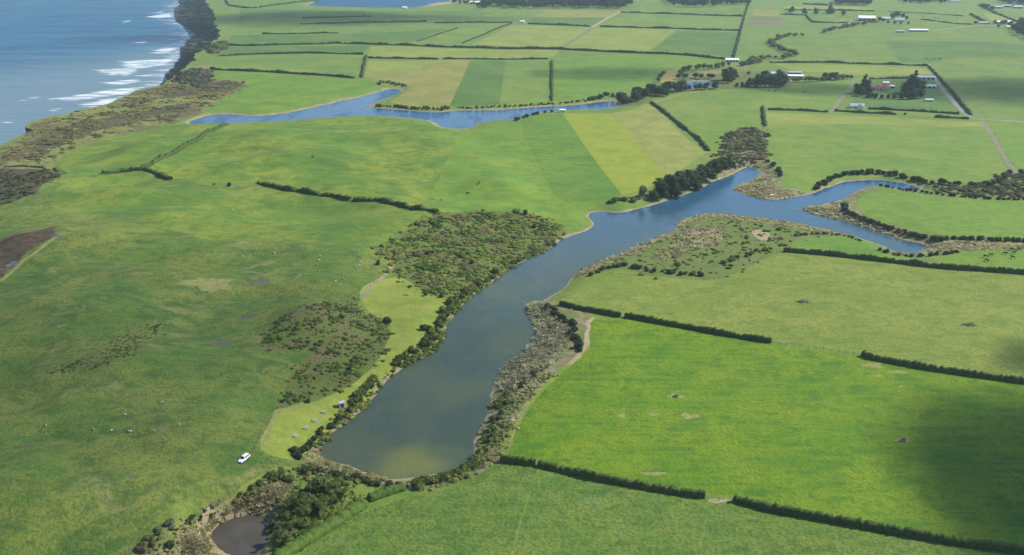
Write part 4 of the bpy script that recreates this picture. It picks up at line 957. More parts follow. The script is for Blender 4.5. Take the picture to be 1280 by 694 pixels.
for od, (x, y, h) in ranked([(909,104,20),(915,101,19),(906,100,16)]): tree(gp1(x, y), h, 'macro', od + ' tall dark tree standing right of the far pond', 'tall trees right of the far pond', .9)
for x, y, h in [(938,108,12),(944,109,14),(950,109,16),(956,109,18),(962,109,16),(968,109,17),(974,109,17),(979,107,14),(957,102,16),(975,101,15),(948,103,12),(928,109,7),(921,109,6),(934,109,8)]:
    tree(gp1(x, y), h, 'macro', 'dark tree in the grove left of the white farm sheds', 'grove left of the white sheds', 1.1)
tree(gp1(936, 95), 7, 'round', 'single small tree above the dark grove')
for p in along([(984,103),(995,103),(1008,102.5),(1020,102),(1030,101),(1040,100.5),(1050,100),(1064,99)], 24, 3): tree(p, rnd.uniform(5, 8), 'round', 'small tree in the row right of the white farm sheds', 'small trees right of the white sheds', 1.2)
for od, (x, y) in ranked([(1032,100),(1038,100),(1044,99.5)]): tree(gp1(x, y), 11, 'macro', od + ' dark taller tree in the row right of the white farm sheds', 'taller trees in the shed row', 1.1)
for x, y, l in [(990,16,'leftmost of the five single trees in the far row'),(1005,18,'second of the five single trees in the far row'),(1019.5,18,'middle one of the five single trees in the far row'),(1037.5,17,'tallest pointed one of the five single far trees'),(1054,20,'rightmost of the five single trees in the far row')]:
    tree(gp1(x, y), 16 if x != 1037.5 else 26, 'macro' if x != 1037.5 else 'cone', l, None, .9 if x != 1037.5 else 1.3)
for px, n in [([(1095,28),(1075,31),(1058,34.5),(1040,37.5),(1027,41)], 40), ([(1006,45),(985,46),(972,48.5),(964,53),(968,60),(982,65.5),(996,68.5)], 46), ([(994,70.5),(980,73.5),(962,73),(945,75.5),(935,80),(925,83),(955,78)], 34)]:
    for p in along(px, n, 5): tree(p, rnd.uniform(4, 7.5), 'round', 'grey-green tree along the winding far creek', 'trees along the far creek', 1.8)
for x, y, h in [(1115,24,12),(1118,23,14),(1122,22,13),(1128,23,11),(1133,25,9),(1099,27,10),(1103,28,9),(1092,28,9),(1110,30,7),(1118,31,7),(1126,31,7),(1135,31,6)]:
    tree(gp1(x, y), h, 'dark_round', 'dark tree around the far houses right of the barn', 'trees round the far houses', 1.2)
for x, y, h in [(1270,40,17),(1274,43,18),(1279,45,19),(1266,37,13),(1276,36,24),(1282,38,24),(1262,34,9),(1284,48,18),(1289,50,18)]:
    tree(gp1(x, y), h, 'macro', 'dark tree in the belt at the right edge, upper corner', 'trees at the right edge', 1.1)
for x, y, h in [(1229,11,13),(1234,12,14),(1240,14,12),(1219,31,8),(1243,30,8),(1252,31,9),(1256,30.5,9),(1264,31,8),(1248,35,7)]:
    tree(gp1(x, y), h, 'dark_round', 'dark tree about the top right farmstead', 'trees about the top right farmstead', 1.2)

# ------------------------------------------------------------------ stuff: scrub, reeds, woods
def inpoly(W, n):
    lo, hi = W.min(0), W.max(0); out = []
    while len(out) < n:
        q = RNG.uniform(lo, hi, (n * 3, 2)); q = q[inside(W, q)]; out += q.tolist()
    return np.array(out[:n])
SCR = [leafy(G, [(0, 0, .36, .6, .6, .4)] + [(G.uniform(-.55, .55), G.uniform(-.55, .55), G.uniform(.15, .5), G.uniform(.2, .42), G.uniform(.2, .42), G.uniform(.18, .34)) for _ in range(3)], 70, .17, ICO1, .9, .5, 1.0, .9) for _ in range(7)]
def blades(n, h, wd, lean):
    V, F = [], []
    for i in range(n):
        a = G.uniform(0, 6.28); r = G.uniform(0, .4); c = np.array([math.cos(a) * r, math.sin(a) * r, 0]); s = np.array([-math.sin(a), math.cos(a), 0]) * wd
        t = c + np.array([G.normal() * lean, G.normal() * lean, h * G.uniform(.6, 1.1)]); V += [c, t - s * 1.5, t + s * 1.5 - np.array([0, 0, .25 * h])]; F.append((3 * i, 3 * i + 1, 3 * i + 2))
    return np.array(V), np.array(F, np.int32)
REED = [blades(26, .9, .10, .55) for _ in range(5)]
TREEP = [leafy(G, [(0, 0, .6, .36, .36, .33)] + [(G.uniform(-.25, .25), G.uniform(-.25, .25), G.uniform(.45, .85), .2, .2, .17) for _ in range(4)], 90, .11, ICO1) for _ in range(4)]
def scatter(name, label, px, n, protos, s0, s1, pal, zk=1.0, wk=1.0, keep=None, world=None, mat='scrub'):
    W = gp(px) if world is None else world
    Q = inpoly(W, int(n * (.62 if name == 'reeds' else 1)))
    if keep is not None: Q = Q[keep(Q)]
    if name in ('scrub', 'reeds'): Q = Q + RNG.normal(size=Q.shape) * (1.3 if name == 'scrub' else .5) * (1 if Q[:, 1].mean() < 550 else 2.4)
    for _, poly, _, _ in WATER:
        Q = Q[~inside(poly, Q)] if name != 'reeds' else Q
    Vs, Fs, Ts, o = [], [], [], 0
    cl = .5 + .36 * wavenoise(Q, 26 * (1 if Q[:, 1].mean() < 800 else 3), 7, len(px) if px else 3)
    szn = np.clip(.95 + .4 * wavenoise(Q, 15 * (1 if Q[:, 1].mean() < 800 else 3), 7, 17), .4, 1.9)
    for (x, y), c, sn in zip(Q.tolist(), cl.tolist(), szn.tolist()):
        v, f = protos[RNG.integers(len(protos))]; a = RNG.uniform(0, 6.28); s = RNG.uniform(s0, s1) * (sn if name == 'scrub' else 1)
        ca, sa = math.cos(a) * s * wk, math.sin(a) * s * wk
        z = gz(x, y) - .05 * s
        Vs.append(np.stack([v[:, 0] * ca - v[:, 1] * sa + x, v[:, 0] * sa + v[:, 1] * ca + y, v[:, 2] * s * zk * RNG.uniform(.8, 1.2) + z], 1))
        i = int(np.clip(c * len(pal) + RNG.normal() * .7, 0, len(pal) - 1)); t = np.array(pal[i]) * (np.array([.96, 1.08, 1.04]) if name == 'reeds' else 1.0) * RNG.uniform(.75, 1.25) * (1.0 if name == 'tussock' else 3.0 if name == 'reeds' else 1.1 if name == 'wood' else 1.8)
        Ts.append(np.tile(np.minimum(t, .72), (len(v), 1))); Fs.append(f + o); o += len(v)
    if name == 'reeds': mat = 'reed'
    me = mesh_np(name, np.concatenate(Vs), np.concatenate(Fs), M[mat], np.concatenate(Ts))
    return props(obj(name, me), label, None, None, 'stuff')
PG = [col(80,102,48), col(92,114,50), col(114,134,58), col(132,146,66), col(116,126,64), col(128,126,78), col(120,116,78)]
FT = {'shrub': col(104,122,62), 'dark_shrub': col(72,88,52), 'grey_shrub': col(122,122,90)}
Vs, Fs, Ts, o = [], [], [], 0
for (x, y), sz, kd in FARSH:
    v, f = SHRUB[RNG.integers(len(SHRUB))]; a = RNG.uniform(0, 6.28); q = sz / 2
    Vs.append(np.stack([(v[:, 0] * math.cos(a) - v[:, 1] * math.sin(a)) * q + x, (v[:, 0] * math.sin(a) + v[:, 1] * math.cos(a)) * q + y, v[:, 2] * q * RNG.uniform(.75, 1.1) + gz(x, y) - .1], 1))
    Ts.append(np.tile(np.array(FT[kd]) * RNG.uniform(.7, 1.3), (len(v), 1))); Fs.append(f + o); o += len(v)
props(obj('shrubs', mesh_np('shrubs', np.concatenate(Vs), np.concatenate(Fs), M['scrub'], np.concatenate(Ts))), 'rows of dark shrubs along the blue river arms and upper river banks', None, None, 'stuff')
PB = [col(120,114,74), col(102,102,60), col(112,120,60), col(88,104,50), col(130,122,82)]
scatter('scrub', 'dense green and brown scrub on the slope west of the lake', [(468,320),(500,292),(545,269),(600,264),(655,266),(690,278),(712,290),(690,306),(640,328),(600,356),(565,372),(535,368),(515,350),(490,343),(497,325)],
        2200, SCR, .8, 3.0, PG, .48)
scatter('scrub', 'dark brown scrub on the upper side of the bank left of the picnic lawn', [(322,428),(345,402),(390,381),(438,371),(452,388),(430,400),(405,415),(392,430),(360,438),(332,439)], 300, SCR, .5, 2.2, PB[:2] + PG[:2], .45)
scatter('scrub', 'brown and olive scrub above the picnic lawn', [(420,400),(440,373),(456,394),(480,400),(492,407),(484,430),(475,455),(455,464),(440,480),(420,470),(412,440)], 330, SCR, .5, 2.2, PB + PG[:4], .45)
scatter('scrub', 'thin scrub on the lower grassy bank left of the picnic lawn', [(412,440),(440,480),(410,490),(372,502),(350,508),(355,488),(372,462),(395,432),(412,412)], 150, SCR, .6, 2.0, PG[:4], .6)
scatter('scrub', 'low dark scrub streak on the left hillside', [(62,466),(100,449),(135,429),(175,406),(202,403),(199,418),(160,445),(120,460),(80,464)], 420, SCR, .35, 1.1, [col(84,98,54), col(104,114,62), col(92,100,56)], .4)
scatter('scrub', 'olive and brown heath scrub along the cliff top', [(0,188),(25,178),(42,158),(95,141),(138,132),(171,116),(200,109),(222,95),(245,88),(262,92),(262,100),(306,102),(300,112),(263,129),(238,144),(213,153),(168,163),(128,170),(93,183),(62,204),(10,212)],
        1500, SCR, 1.2, 5.0, [col(100,104,60), col(122,116,70), col(136,124,82), col(150,142,86), col(88,94,56)], .3)
scatter('scrub', 'dark heath scrub at the left edge below the cliff', [(-10,212),(60,214),(78,218),(58,228),(38,242),(-10,258)], 420, SCR, 1.2, 3.6, [col(84,80,58), col(96,92,62), col(78,90,52)], .4)
scatter('scrub', 'grey-green scrub thicket above the lake head', [(902,198),(907,180),(913,168),(930,161),(955,164),(953,185),(958,198),(946,207),(926,208)], 620, SCR, 1.8, 4.6, [col(92,94,66), col(116,110,80), col(82,92,54), col(130,120,88)], .6)
scatter('scrub', 'mixed scrub on the marshy peninsula', [(725,345),(790,317),(845,294),(856,282),(880,274),(933,277),(985,284),(1030,294),(996,300),(984,309),(960,318),(938,331),(903,346),(880,348),(820,344),(775,335)], 330, SCR, .7, 2.2, [col(92,108,54), col(120,126,68), col(140,132,84), col(80,98,50)], .6)
scatter('scrub', 'brown marsh scrub at the right edge above the rounded paddock', [(1160,234),(1190,231),(1246,233),(1254,220),(1295,218),(1295,247),(1231,246),(1178,242)], 420, SCR, 1.8, 3.8, [col(96,92,68), col(110,104,74), col(84,94,54)], .6)
scatter('scrub', 'tussocky scrub and flax around the small dark pond', [(165,703),(205,672),(235,655),(270,634),(310,613),(345,600),(365,606),(368,620),(350,645),(340,650),(330,644),(300,641),(280,648),(262,662),(255,690)], 420, SCR, .5, 1.3, [col(150,138,96), col(120,124,64), col(176,158,116), col(96,108,56)], .7)
scatter('scrub', 'green reedy scrub along the lower east shore of the lake', [(628,478),(655,470),(690,468),(680,480),(655,508),(640,538),(630,566),(605,588),(592,580),(598,560),(602,545),(612,520),(618,498)], 520, SCR, .5, 1.6, [col(112,124,66), col(136,142,84), col(166,156,108), col(184,172,128)], .6)
scatter('scrub', 'low green undergrowth along the west bank of the lake', [(476,482),(486,466),(506,454),(530,441),(545,429),(550,410),(560,391),(580,370),(604,352),(640,328),(690,303),(697,300),(689,310),(640,333),(603,359),(586,373),(567,392),(556,411),(552,430),(540,441),(500,461),(480,477),(460,507),(445,519),(420,536),(404,553),(396,562),(390,556),(415,534),(440,514),(458,500)], 700, SCR, .8, 2.2, [col(88,106,50), col(110,124,58), col(130,138,72), col(146,146,84)], .7)
scatter('scrub', 'low undergrowth among the shrubs at the south end of the lake', [(350,588),(378,580),(405,580),(440,588),(485,601),(516,600),(560,596),(585,584),(600,566),(612,545),(622,560),(604,586),(565,606),(500,612),(440,602),(400,598),(365,606),(335,606)], 380, SCR, .6, 1.7, [col(88,104,50), col(110,124,60), col(150,140,92)], .7)
TAN = [col(178,156,118), col(158,136,104), col(140,122,96), col(196,176,136), col(124,108,84)]
BRN = [col(132,122,98), col(148,136,110), col(116,108,90), col(164,152,120)]
scatter('reeds', 'brown dead reed bed bulging into the lake from the east shore', [(658,379),(675,378),(690,385),(704,398),(712,412),(710,428),(700,445),(680,465),(655,478),(632,492),(622,480),(628,462),(642,450),(662,433),(672,420),(670,408),(660,393)], 1900, REED, .7, 1.6, BRN)
scatter('reeds', 'tan reed fringe along the marshy peninsula', [(712,349),(728,337),(765,321),(810,301),(840,290),(848,279),(866,271.5),(886,267.5),(933,271.5),(985,277.5),(1043,290),(1070,295),(1050,296),(985,284),(933,277),(886,273),(862,278),(852,288),(846,296),(815,308),(770,328),(735,342)], 1500, REED, .7, 1.3, TAN)
scatter('reeds', 'dead tan reeds in the middle of the marshy peninsula', [(856,289),(880,281),(903,287),(907,298),(896,309),(870,312),(850,322),(815,325),(840,305)], 700, REED, .6, 1.3, TAN)
scatter('reeds', 'tan reeds on the spit in the river fork', [(1001,262),(1035,256),(1055,251),(1062,262),(1080,274),(1110,284),(1150,296),(1110,293),(1060,278),(1020,268)], 1000, REED, .7, 1.4, TAN)
scatter('reeds', 'brown reeds on the point at the lake head', [(917,236),(941,226),(951,219),(957,212),(970,222),(975,236),(1005,242),(985,248),(955,250),(926,242)], 1100, REED, .6, 1.2, TAN)
scatter('reeds', 'tan reeds along the right end of the river arm', [(1160,307),(1200,303),(1290,306),(1290,312),(1200,313),(1168,316),(1130,320),(1110,315),(1150,318)], 650, REED, .7, 1.4, TAN)
scatter('reeds', 'pale reed litter at the south-west corner of the lake', [(376,573),(392,561),(402,562),(404,573),(440,585),(485,598),(470,603),(430,598),(395,588)], 600, REED, .35, .9, TAN)
scatter('reeds', 'pale reeds round the small dark pond', [(225,690),(240,668),(262,645),(300,626),(340,606),(362,612),(352,634),(336,640),(300,634),(272,648),(256,668),(262,690),(290,702),(235,705)], 1100, REED, .4, 1.1, TAN)
# distant woods
FOR = [col(58,74,50), col(70,86,56), col(50,64,46), col(80,94,62)]
scatter('wood', 'dark distant wood along the top edge, centre', [(600,13),(618,9),(640,11),(690,10),(735,10.5),(776,11.5),(790,7),(775,-1),(690,-2),(622,0)], 520, TREEP, 14, 24, FOR)
scatter('wood', 'dark distant wood at the top edge right of the pale track', [(840,8.5),(870,9.5),(936,7),(938,-1),(900,-1),(870,2),(830,-1)], 240, TREEP, 11, 20, FOR)
scatter('wood', 'distant dark plantation at the top edge, right', [(1045,7),(1087,7.5),(1090,-3),(1045,-3)], 190, TREEP, 14, 22, FOR)
scatter('wood', 'distant strip of trees at the top edge behind the right-hand fields', [(1126,4),(1135,4.5),(1183,5),(1186,1),(1126,0)], 80, TREEP, 10, 17, FOR)
scatter('wood', 'distant trees in the top right corner', [(1250,5.5),(1300,9),(1300,-2),(1245,-2)], 120, TREEP, 14, 24, FOR)
scatter('wood', 'distant bush strip left of the central wood', [(566,1.5),(598,3),(615,9),(600,12),(590,7),(566,5)], 50, TREEP, 6, 10, FOR)
scatter('scrub', 'scrub clinging to the cliff-top behind the headland', [(258,62),(282,52),(283,60),(266,68)], 160, SCR, 4, 9, [col(88,98,60), col(100,108,64)], .7)
scatter('scrub', 'grey bushes in the gully at the cliff head', [(218,103),(222,94),(245,88),(262,90),(264,103),(248,109),(230,106)], 160, SCR, 3.5, 8, [col(108,104,86), col(84,92,56), col(96,100,66)], .75)

scatter('scrub', 'dense green undergrowth below the grove beside the small pond', [(342,698),(342,655),(356,630),(380,606),(420,602),(450,612),(452,628),(430,645),(395,666),(365,698)], 420, SCR, .8, 2.0, [col(84,104,48), col(110,126,60), col(130,142,72)], .8)
# bushy cabbage-tree grove by the small pond
for q in inpoly(gp([(350,690),(350,655),(362,632),(385,612),(420,606),(440,614),(438,628),(412,645),(385,662),(368,684)]), 46).tolist():
    k = rnd.random()
    if k < .45: tree(q, rnd.uniform(3.6, 5.2), 'palm', 'spiky pale cabbage tree in the grove beside the small pond', 'cabbage trees by the small pond', 1.0, 'cabbage_tree')
    else: tree(q, rnd.uniform(3.2, 4.8), 'round', 'rounded green tree in the grove beside the small pond', 'round trees by the small pond', 1.2)

# ------------------------------------------------------------------ built things
def box(name, c, s, mat, parent, rz=0):
    x, y, z = (v / 2 for v in s); V = [(sx * x, sy * y, sz * z) for sx in (-1, 1) for sy in (-1, 1) for sz in (-1, 1)]
    F = [(0, 1, 3, 2), (4, 6, 7, 5), (0, 4, 5, 1), (2, 3, 7, 6), (0, 2, 6, 4), (1, 5, 7, 3)]
    o = obj(name, mesh_np(name, V, F, M[mat]), parent, c, rz); return o
def gable(parent, L, Wd, hw, rise, roofmat, wallmat, ox=0, oy=0, rz=0, over=.5, thick=.18):
    y, x = Wd / 2, L / 2
    V = [(-x, -y, -.4), (x, -y, -.4), (x, y, -.4), (-x, y, -.4), (-x, -y, hw), (x, -y, hw), (x, y, hw), (-x, y, hw), (-x, 0, hw + rise), (x, 0, hw + rise)]
    F = [(0, 1, 5, 4), (2, 3, 7, 6), (1, 2, 6, 9, 5), (3, 0, 4, 8, 7), (3, 2, 1, 0)]
    wl = obj('wall', mesh_np('wall', V, F, M[wallmat]), parent, (ox, oy, 0), rz)
    x2, y2 = x + over, y + over; zl = hw - rise * over / y + .03; zr = hw + rise + .03
    V = []
    for t in (0, thick):
        V += [(-x2, -y2, zl + t), (x2, -y2, zl + t), (x2, 0, zr + t), (-x2, 0, zr + t), (-x2, y2, zl + t), (x2, y2, zl + t)]
    F = [(6, 7, 8, 9), (9, 8, 11, 10), (0, 3, 2, 1), (3, 4, 5, 2), (0, 1, 7, 6), (5, 4, 10, 11), (1, 2, 8, 7), (2, 5, 11, 8), (0, 6, 9, 3), (3, 9, 10, 4)]
    rf = obj('roof', mesh_np('roof', V, F, M[roofmat]), parent, (ox, oy, 0), rz)
    return wl, rf
def opening(parent, x, z, w_, h_, ysurf, mat, name, ox=0, oy=0, rz=0):
    c, s = math.cos(rz), math.sin(rz); px_, py_ = x, ysurf - .03
    return box(name, (ox + px_ * c - py_ * s, oy + px_ * s + py_ * c, z), (w_, .12, h_), mat, parent, rz)
def building(name, label, cat, x, y, L, Wd, hw, rise, roof, wall, rot, wins=3, door=True, group=None, big=False):
    p = gp1(x, y); e = obj(name, None, None, (p[0], p[1], gz(*p)), rot); props(e, label, cat, group)
    wl, rf = gable(e, L, Wd, hw, rise, roof, wall)
    n = max(1, wins)
    for i in range(wins):
        xx = -L / 2 + L * (i + .5) / n
        if big: opening(e, xx, hw * .42, L / n * .7, hw * .8, -Wd / 2, 'dark', 'bay_opening')
        elif door and i == wins // 2: opening(e, xx, 1.02, 1.0, 2.04, -Wd / 2, 'dark', 'door')
        else:
            wn = opening(e, xx, 1.5, 1.5, 1.1, -Wd / 2, 'white', 'window'); box('pane', (0, -.05, 0), (1.3, .06, .9), 'glass', wn)
    return e
RT = R(-8)
e = building('house', 'red-roofed farmhouse between two tall dark conifers', 'house', 1100, 112, 20, 9, 3.2, 3.0, 'redroof', 'wall', RT, 5)
gable(e, 9, 7, 3.18, 2.8, 'redroof', 'wall', 4.0, -3.45, R(90)); gable(e, 8, 6.5, 3.16, 2.5, 'redroof', 'wall', -4.2, -2.85, R(90))
for xx, yy in ((4.0, -8.0), (-4.2, -6.9)):
    wn = box('window', (xx, yy, 1.5), (2.0, .12, 1.2), 'white', e); box('pane', (0, -.05, 0), (1.8, .06, 1.0), 'glass', wn)
box('chimney', (1.0, 1.2, 5.0), (.9, .9, 2.0), 'concrete', e); box('veranda_roof', (-8.9, -1.5, 2.5), (1.6, 5, .15), 'white', e)
building('shed', 'small white-roofed building behind the red-roofed house', 'shed', 1107, 106, 7, 5.5, 2.8, 1.2, 'whiteroof', 'wall', RT, 3)
building('garage', 'low white garage at the right of the red-roofed house', 'garage', 1113, 110, 8, 5, 2.5, 1.0, 'whiteroof', 'darkroof', RT, 2, big=True)
building('shed', 'pale teal-roofed shed beside the country road', 'shed', 1161, 110, 15, 7, 2.6, 1.5, 'tealroof', 'white', RT, 3, big=True)
building('shed', 'long low pale-blue shed with dark bays behind the tallest conifer', 'shed', 1157, 99, 22, 7, 2.8, 1.2, 'blueroof', 'white', R(-6), 4, big=True)
building('shed', 'little turquoise hut beside the conifer belt', 'shed', 1161, 127, 7.5, 4, 2.3, .8, 'tealroof', 'tealroof', RT, 2)
e = building('house', 'grey-white cottage behind the hedge below the conifers', 'house', 1071, 135, 14, 7, 2.6, 2.2, 'greyroof', 'white', RT, 5)
gable(e, 8, 5.5, 2.6, 2.0, 'greyroof', 'white', 2.5, -3.0, R(90)); wn = box('window', (2.5, -7.07, 1.5), (1.8, .12, 1.1), 'white', e); box('pane', (0, -.05, 0), (1.6, .06, .9), 'glass', wn)
building('shed', 'rear one of the two parallel white farm sheds', 'shed', 993, 93, 17, 5.5, 2.8, 1.2, 'greyroof', 'darkroof', R(-4), 4, big=True)
building('shed', 'front one of the two parallel white farm sheds', 'shed', 994, 97, 20, 6, 2.4, 1.6, 'whiteroof', 'white', R(-4), 4, big=True)
building('shed', 'pale blue-roofed shed in the dark grove', 'shed', 969, 94, 12, 7, 2.8, 1.5, 'blueroof', 'wall', R(-4), 3)
building('shed', 'long white shed at the foot of the lane hedge', 'shed', 915, 77, 19, 7, 2.8, 1.8, 'whiteroof', 'white', R(-3), 4, big=True)
building('barn', 'large white-roofed barn in the far right farmyard', 'barn', 1083, 26, 34, 20, 6, 4.5, 'whiteroof', 'greywall', R(-14), 4, big=True)
building('house', 'teal-roofed far house right of the white barn', 'house', 1107, 25, 17, 10, 3.5, 2.5, 'tealroof', 'greywall', RT, 4)
building('house', 'blue-grey roofed far house under dark trees right of the barn', 'house', 1124, 26.5, 18, 10, 3, 3.2, 'greyroof', 'wall', RT, 4)
building('shed', 'small round-shouldered shed left of the long milking shed', 'shed', 1125, 40.5, 13, 7, 2.5, 1.6, 'greyroof', 'greywall', RT, 2, big=True)
building('shed', 'long light-roofed milking shed on the white farm race', 'shed', 1148, 39.5, 33, 9, 3, 1.8, 'whiteroof', 'greywall', R(-7), 6, big=True)
building('house', 'pale house at the end of the slanting far hedge', 'house', 1229, 30, 16, 9, 3, 2.2, 'greyroof', 'wall', RT, 4)
building('shed', 'white-roofed shed in the top right farmstead, left one', 'shed', 1250, 29.5, 18, 9, 3.5, 2.2, 'whiteroof', 'greywall', RT, 3, big=True)
building('shed', 'white-roofed shed in the top right farmstead, right one', 'shed', 1259, 29.5, 16, 9, 3.5, 2.4, 'whiteroof', 'greywall', RT, 3, big=True)
building('shed', 'bright white hut at the front of the top right farmstead', 'shed', 1261, 35, 9, 7, 2.8, 1.6, 'whiteroof', 'white', RT, 2)
building('shed', 'long white glasshouse-like shed at the top right corner', 'shed', 1257, 9, 22, 12, 4, 2.5, 'greyroof', 'greywall', RT, 4, big=True)
building('shed', 'pale blue shed at the extreme top right', 'shed', 1272, 10.5, 20, 12, 4, 3, 'blueroof', 'greywall', RT, 4, big=True)
building('shed', 'pale blue shed left of the glasshouse-like shed', 'shed', 1248, 10.5, 18, 10, 3.5, 2.2, 'blueroof', 'greywall', RT, 3, big=True)
building('house', 'pale building among the top edge trees on the right', 'house', 1193, 2.5, 26, 12, 4, 3, 'blueroof', 'white', RT, 4)
building('shed', 'tiny white shed at a far field corner', 'shed', 653, 28.5, 9, 6, 3, 1.5, 'whiteroof', 'white', RT, 2)
building('shed', 'small white pump shed on the near shore of the upper river', 'shed', 703, 140, 5.6, 3.4, 2.3, .6, 'whiteroof', 'white', R(-5), 2)
building('shed', 'bright white building at the top edge left of the wood', 'shed', 594, 5, 26, 12, 4.5, 2.5, 'whiteroof', 'white', RT, 3, big=True)
building('shed', 'white boat shed on the far lagoon shore', 'shed', 506, 10.8, 10, 7, 3, 2, 'whiteroof', 'white', RT, 2)
# toilet hut on the lawn
p = gp1(427, 509); e = obj('toilet_hut', None, None, (p[0], p[1], gz(*p)), R(25)); props(e, 'small grey toilet hut on the picnic lawn by the bank shrubs', 'hut')
box('slab', (0, 0, .0), (3.0, 2.6, .2), 'concrete', e); gable(e, 2.2, 1.8, 2.2, .5, 'greyroof', 'greywall', 0, 0, 0, .25, .08)
dd_ = box('door', (.2, -.93, 1.1), (.85, .1, 2.0), 'dark', e); box('handle', (.3, -.07, 0), (.06, .05, .16), 'chrome', dd_); box('vent', (-.7, -.93, 1.8), (.4, .08, .25), 'dark', e)
# picnic tables
def picnic(x, y, rz, label):
    p = gp1(x, y); e = obj('picnic_table', None, None, (p[0], p[1], gz(*p)), rz); props(e, label, 'picnic table', 'picnic tables on the lawn')
    for k in range(3): box('table_top_plank', (0, (k - 1) * .27, .75), (2.1, .25, .06), 'palewood', e)
    for s in (-1, 1):
        for k in range(2): box('bench_plank', (0, s * (.66 + .2 * k), .45), (2.1, .18, .05), 'palewood', e)
        V, F = [], []
        for t in (-1, 1):
            b = len(V)
            for (yy, zz) in ((t * .80, -.05), (t * .92, -.05), (t * .34, .72), (t * .22, .72)):
                V += [(s * .75 - .05, yy, zz), (s * .75 + .05, yy, zz)]
            F += [(b, b + 2, b + 4, b + 6), (b + 1, b + 7, b + 5, b + 3), (b, b + 1, b + 3, b + 2), (b + 2, b + 3, b + 5, b + 4), (b + 4, b + 5, b + 7, b + 6), (b + 6, b + 7, b + 1, b)]
        obj('leg_frame', mesh_np('leg_frame', V, F, M['wood']), e); box('seat_bearer', (s * .75, 0, .4), (.08, 1.75, .08), 'wood', e)
picnic(405, 516, R(20), 'pale picnic table nearest the toilet hut'); picnic(393, 526.5, R(35), 'pale picnic table second from the toilet hut')
picnic(382, 536, R(30), 'pale picnic table third from the toilet hut'); picnic(369, 546, R(40), 'pale picnic table farthest from the toilet hut')
# the white vehicle on the hillside
p = gp1(305, 575.5); e = obj('pickup', None, None, (p[0], p[1], gz(*p) + .02), R(250)); props(e, 'white double-cab pickup parked alone on the dark hill pasture', 'pickup')
def loft(name, secs, mat, parent, loc=(0, 0, 0)):
    V, F = [], []; m_ = len(secs[0])
    for s in secs: V += s
    for i in range(len(secs) - 1):
        for k in range(m_): a = i * m_ + k; b = i * m_ + (k + 1) % m_; F.append((a, b, b + m_, a + m_))
    F += [tuple(range(m_))[::-1], tuple((len(secs) - 1) * m_ + k for k in range(m_))]
    return obj(name, mesh_np(name, V, F, M[mat]), parent, loc)
def bsec(x, w0, w1, z0, z1): return [(x, -w0, z0), (x, -w1 - .04, (z0 + z1) / 2), (x, -w1, z1 - .06), (x, -w1 + .1, z1), (x, w1 - .1, z1), (x, w1, z1 - .06), (x, w1 + .04, (z0 + z1) / 2), (x, w0, z0)]
loft('body', [bsec(-2.62, .8, .84, .5, .98), bsec(-2.5, .86, .9, .4, 1.06), bsec(-.9, .88, .92, .36, 1.08), bsec(1.0, .88, .92, .36, 1.06), bsec(2.0, .86, .88, .38, 1.0), bsec(2.45, .82, .82, .4, .88), bsec(2.6, .74, .7, .48, .76)], 'carpaint', e)
cb_ = loft('cab', [bsec(-2.45, .86, .8, 1.05, 1.1), bsec(-2.2, .86, .72, 1.05, 1.72), bsec(-.6, .87, .72, 1.05, 1.78), bsec(.35, .87, .70, 1.05, 1.72), bsec(1.15, .86, .78, 1.03, 1.08)], 'carpaint', e)
def slab4(name, pts4, mat, parent, th=(0, 0, .02)):
    V = [tuple(q) for q in pts4] + [tuple(a + b for a, b in zip(q, th)) for q in pts4]
    return obj(name, mesh_np(name, V, [(3, 2, 1, 0), (4, 5, 6, 7), (0, 1, 5, 4), (1, 2, 6, 5), (2, 3, 7, 6), (3, 0, 4, 7)], M[mat]), parent)
slab4('windscreen', [(.42, -.62, 1.69), (1.1, -.76, 1.12), (1.1, .76, 1.12), (.42, .62, 1.69)], 'glass', cb_, (.03, 0, .03))
for s in (-1, 1):
    for x0, x1 in ((-2.1, -1.0), (-.85, -.25), (-.15, .6)):
        slab4('side_window', [(x0, s * .87, 1.16), (x1, s * .87, 1.16), (min(x1, .3), s * .755, 1.6), (x0, s * .755, 1.6)], 'glass', cb_, (0, s * .03, .01))
    box('headlight', (2.5, s * .6, .76), (.16, .3, .16), 'chrome', e); box('tail_light', (-2.6, s * .76, .85), (.1, .12, .25), 'red_lamp', e); box('mirror', (.75, s * 1.03, 1.15), (.12, .2, .15), 'carpaint', e)
    for xx in (-1.6, 1.55):
        a_ = np.linspace(0, 2 * math.pi, 18, endpoint=False); rr_ = .38
        V = [(math.cos(t) * r_, yy, math.sin(t) * r_) for yy, r_ in ((-.13, rr_ - .05), (-.1, rr_), (.1, rr_), (.13, rr_ - .05)) for t in a_]
        F = [(i * 18 + k, i * 18 + (k + 1) % 18, (i + 1) * 18 + (k + 1) % 18, (i + 1) * 18 + k) for i in range(3) for k in range(18)] + [tuple(range(18))[::-1], tuple(54 + k for k in range(18))]
        wh = obj('wheel', mesh_np('wheel', V, F, M['tyre']), e, (xx, s * .82, .37))
        V = [(math.cos(t) * .22, yy, math.sin(t) * .22) for yy in (-.15, .15) for t in a_]
        obj('rim', mesh_np('rim', V, [(k, (k + 1) % 18, 18 + (k + 1) % 18, 18 + k) for k in range(18)] + [tuple(range(18))[::-1], tuple(18 + k for k in range(18))], M['chrome']), wh)
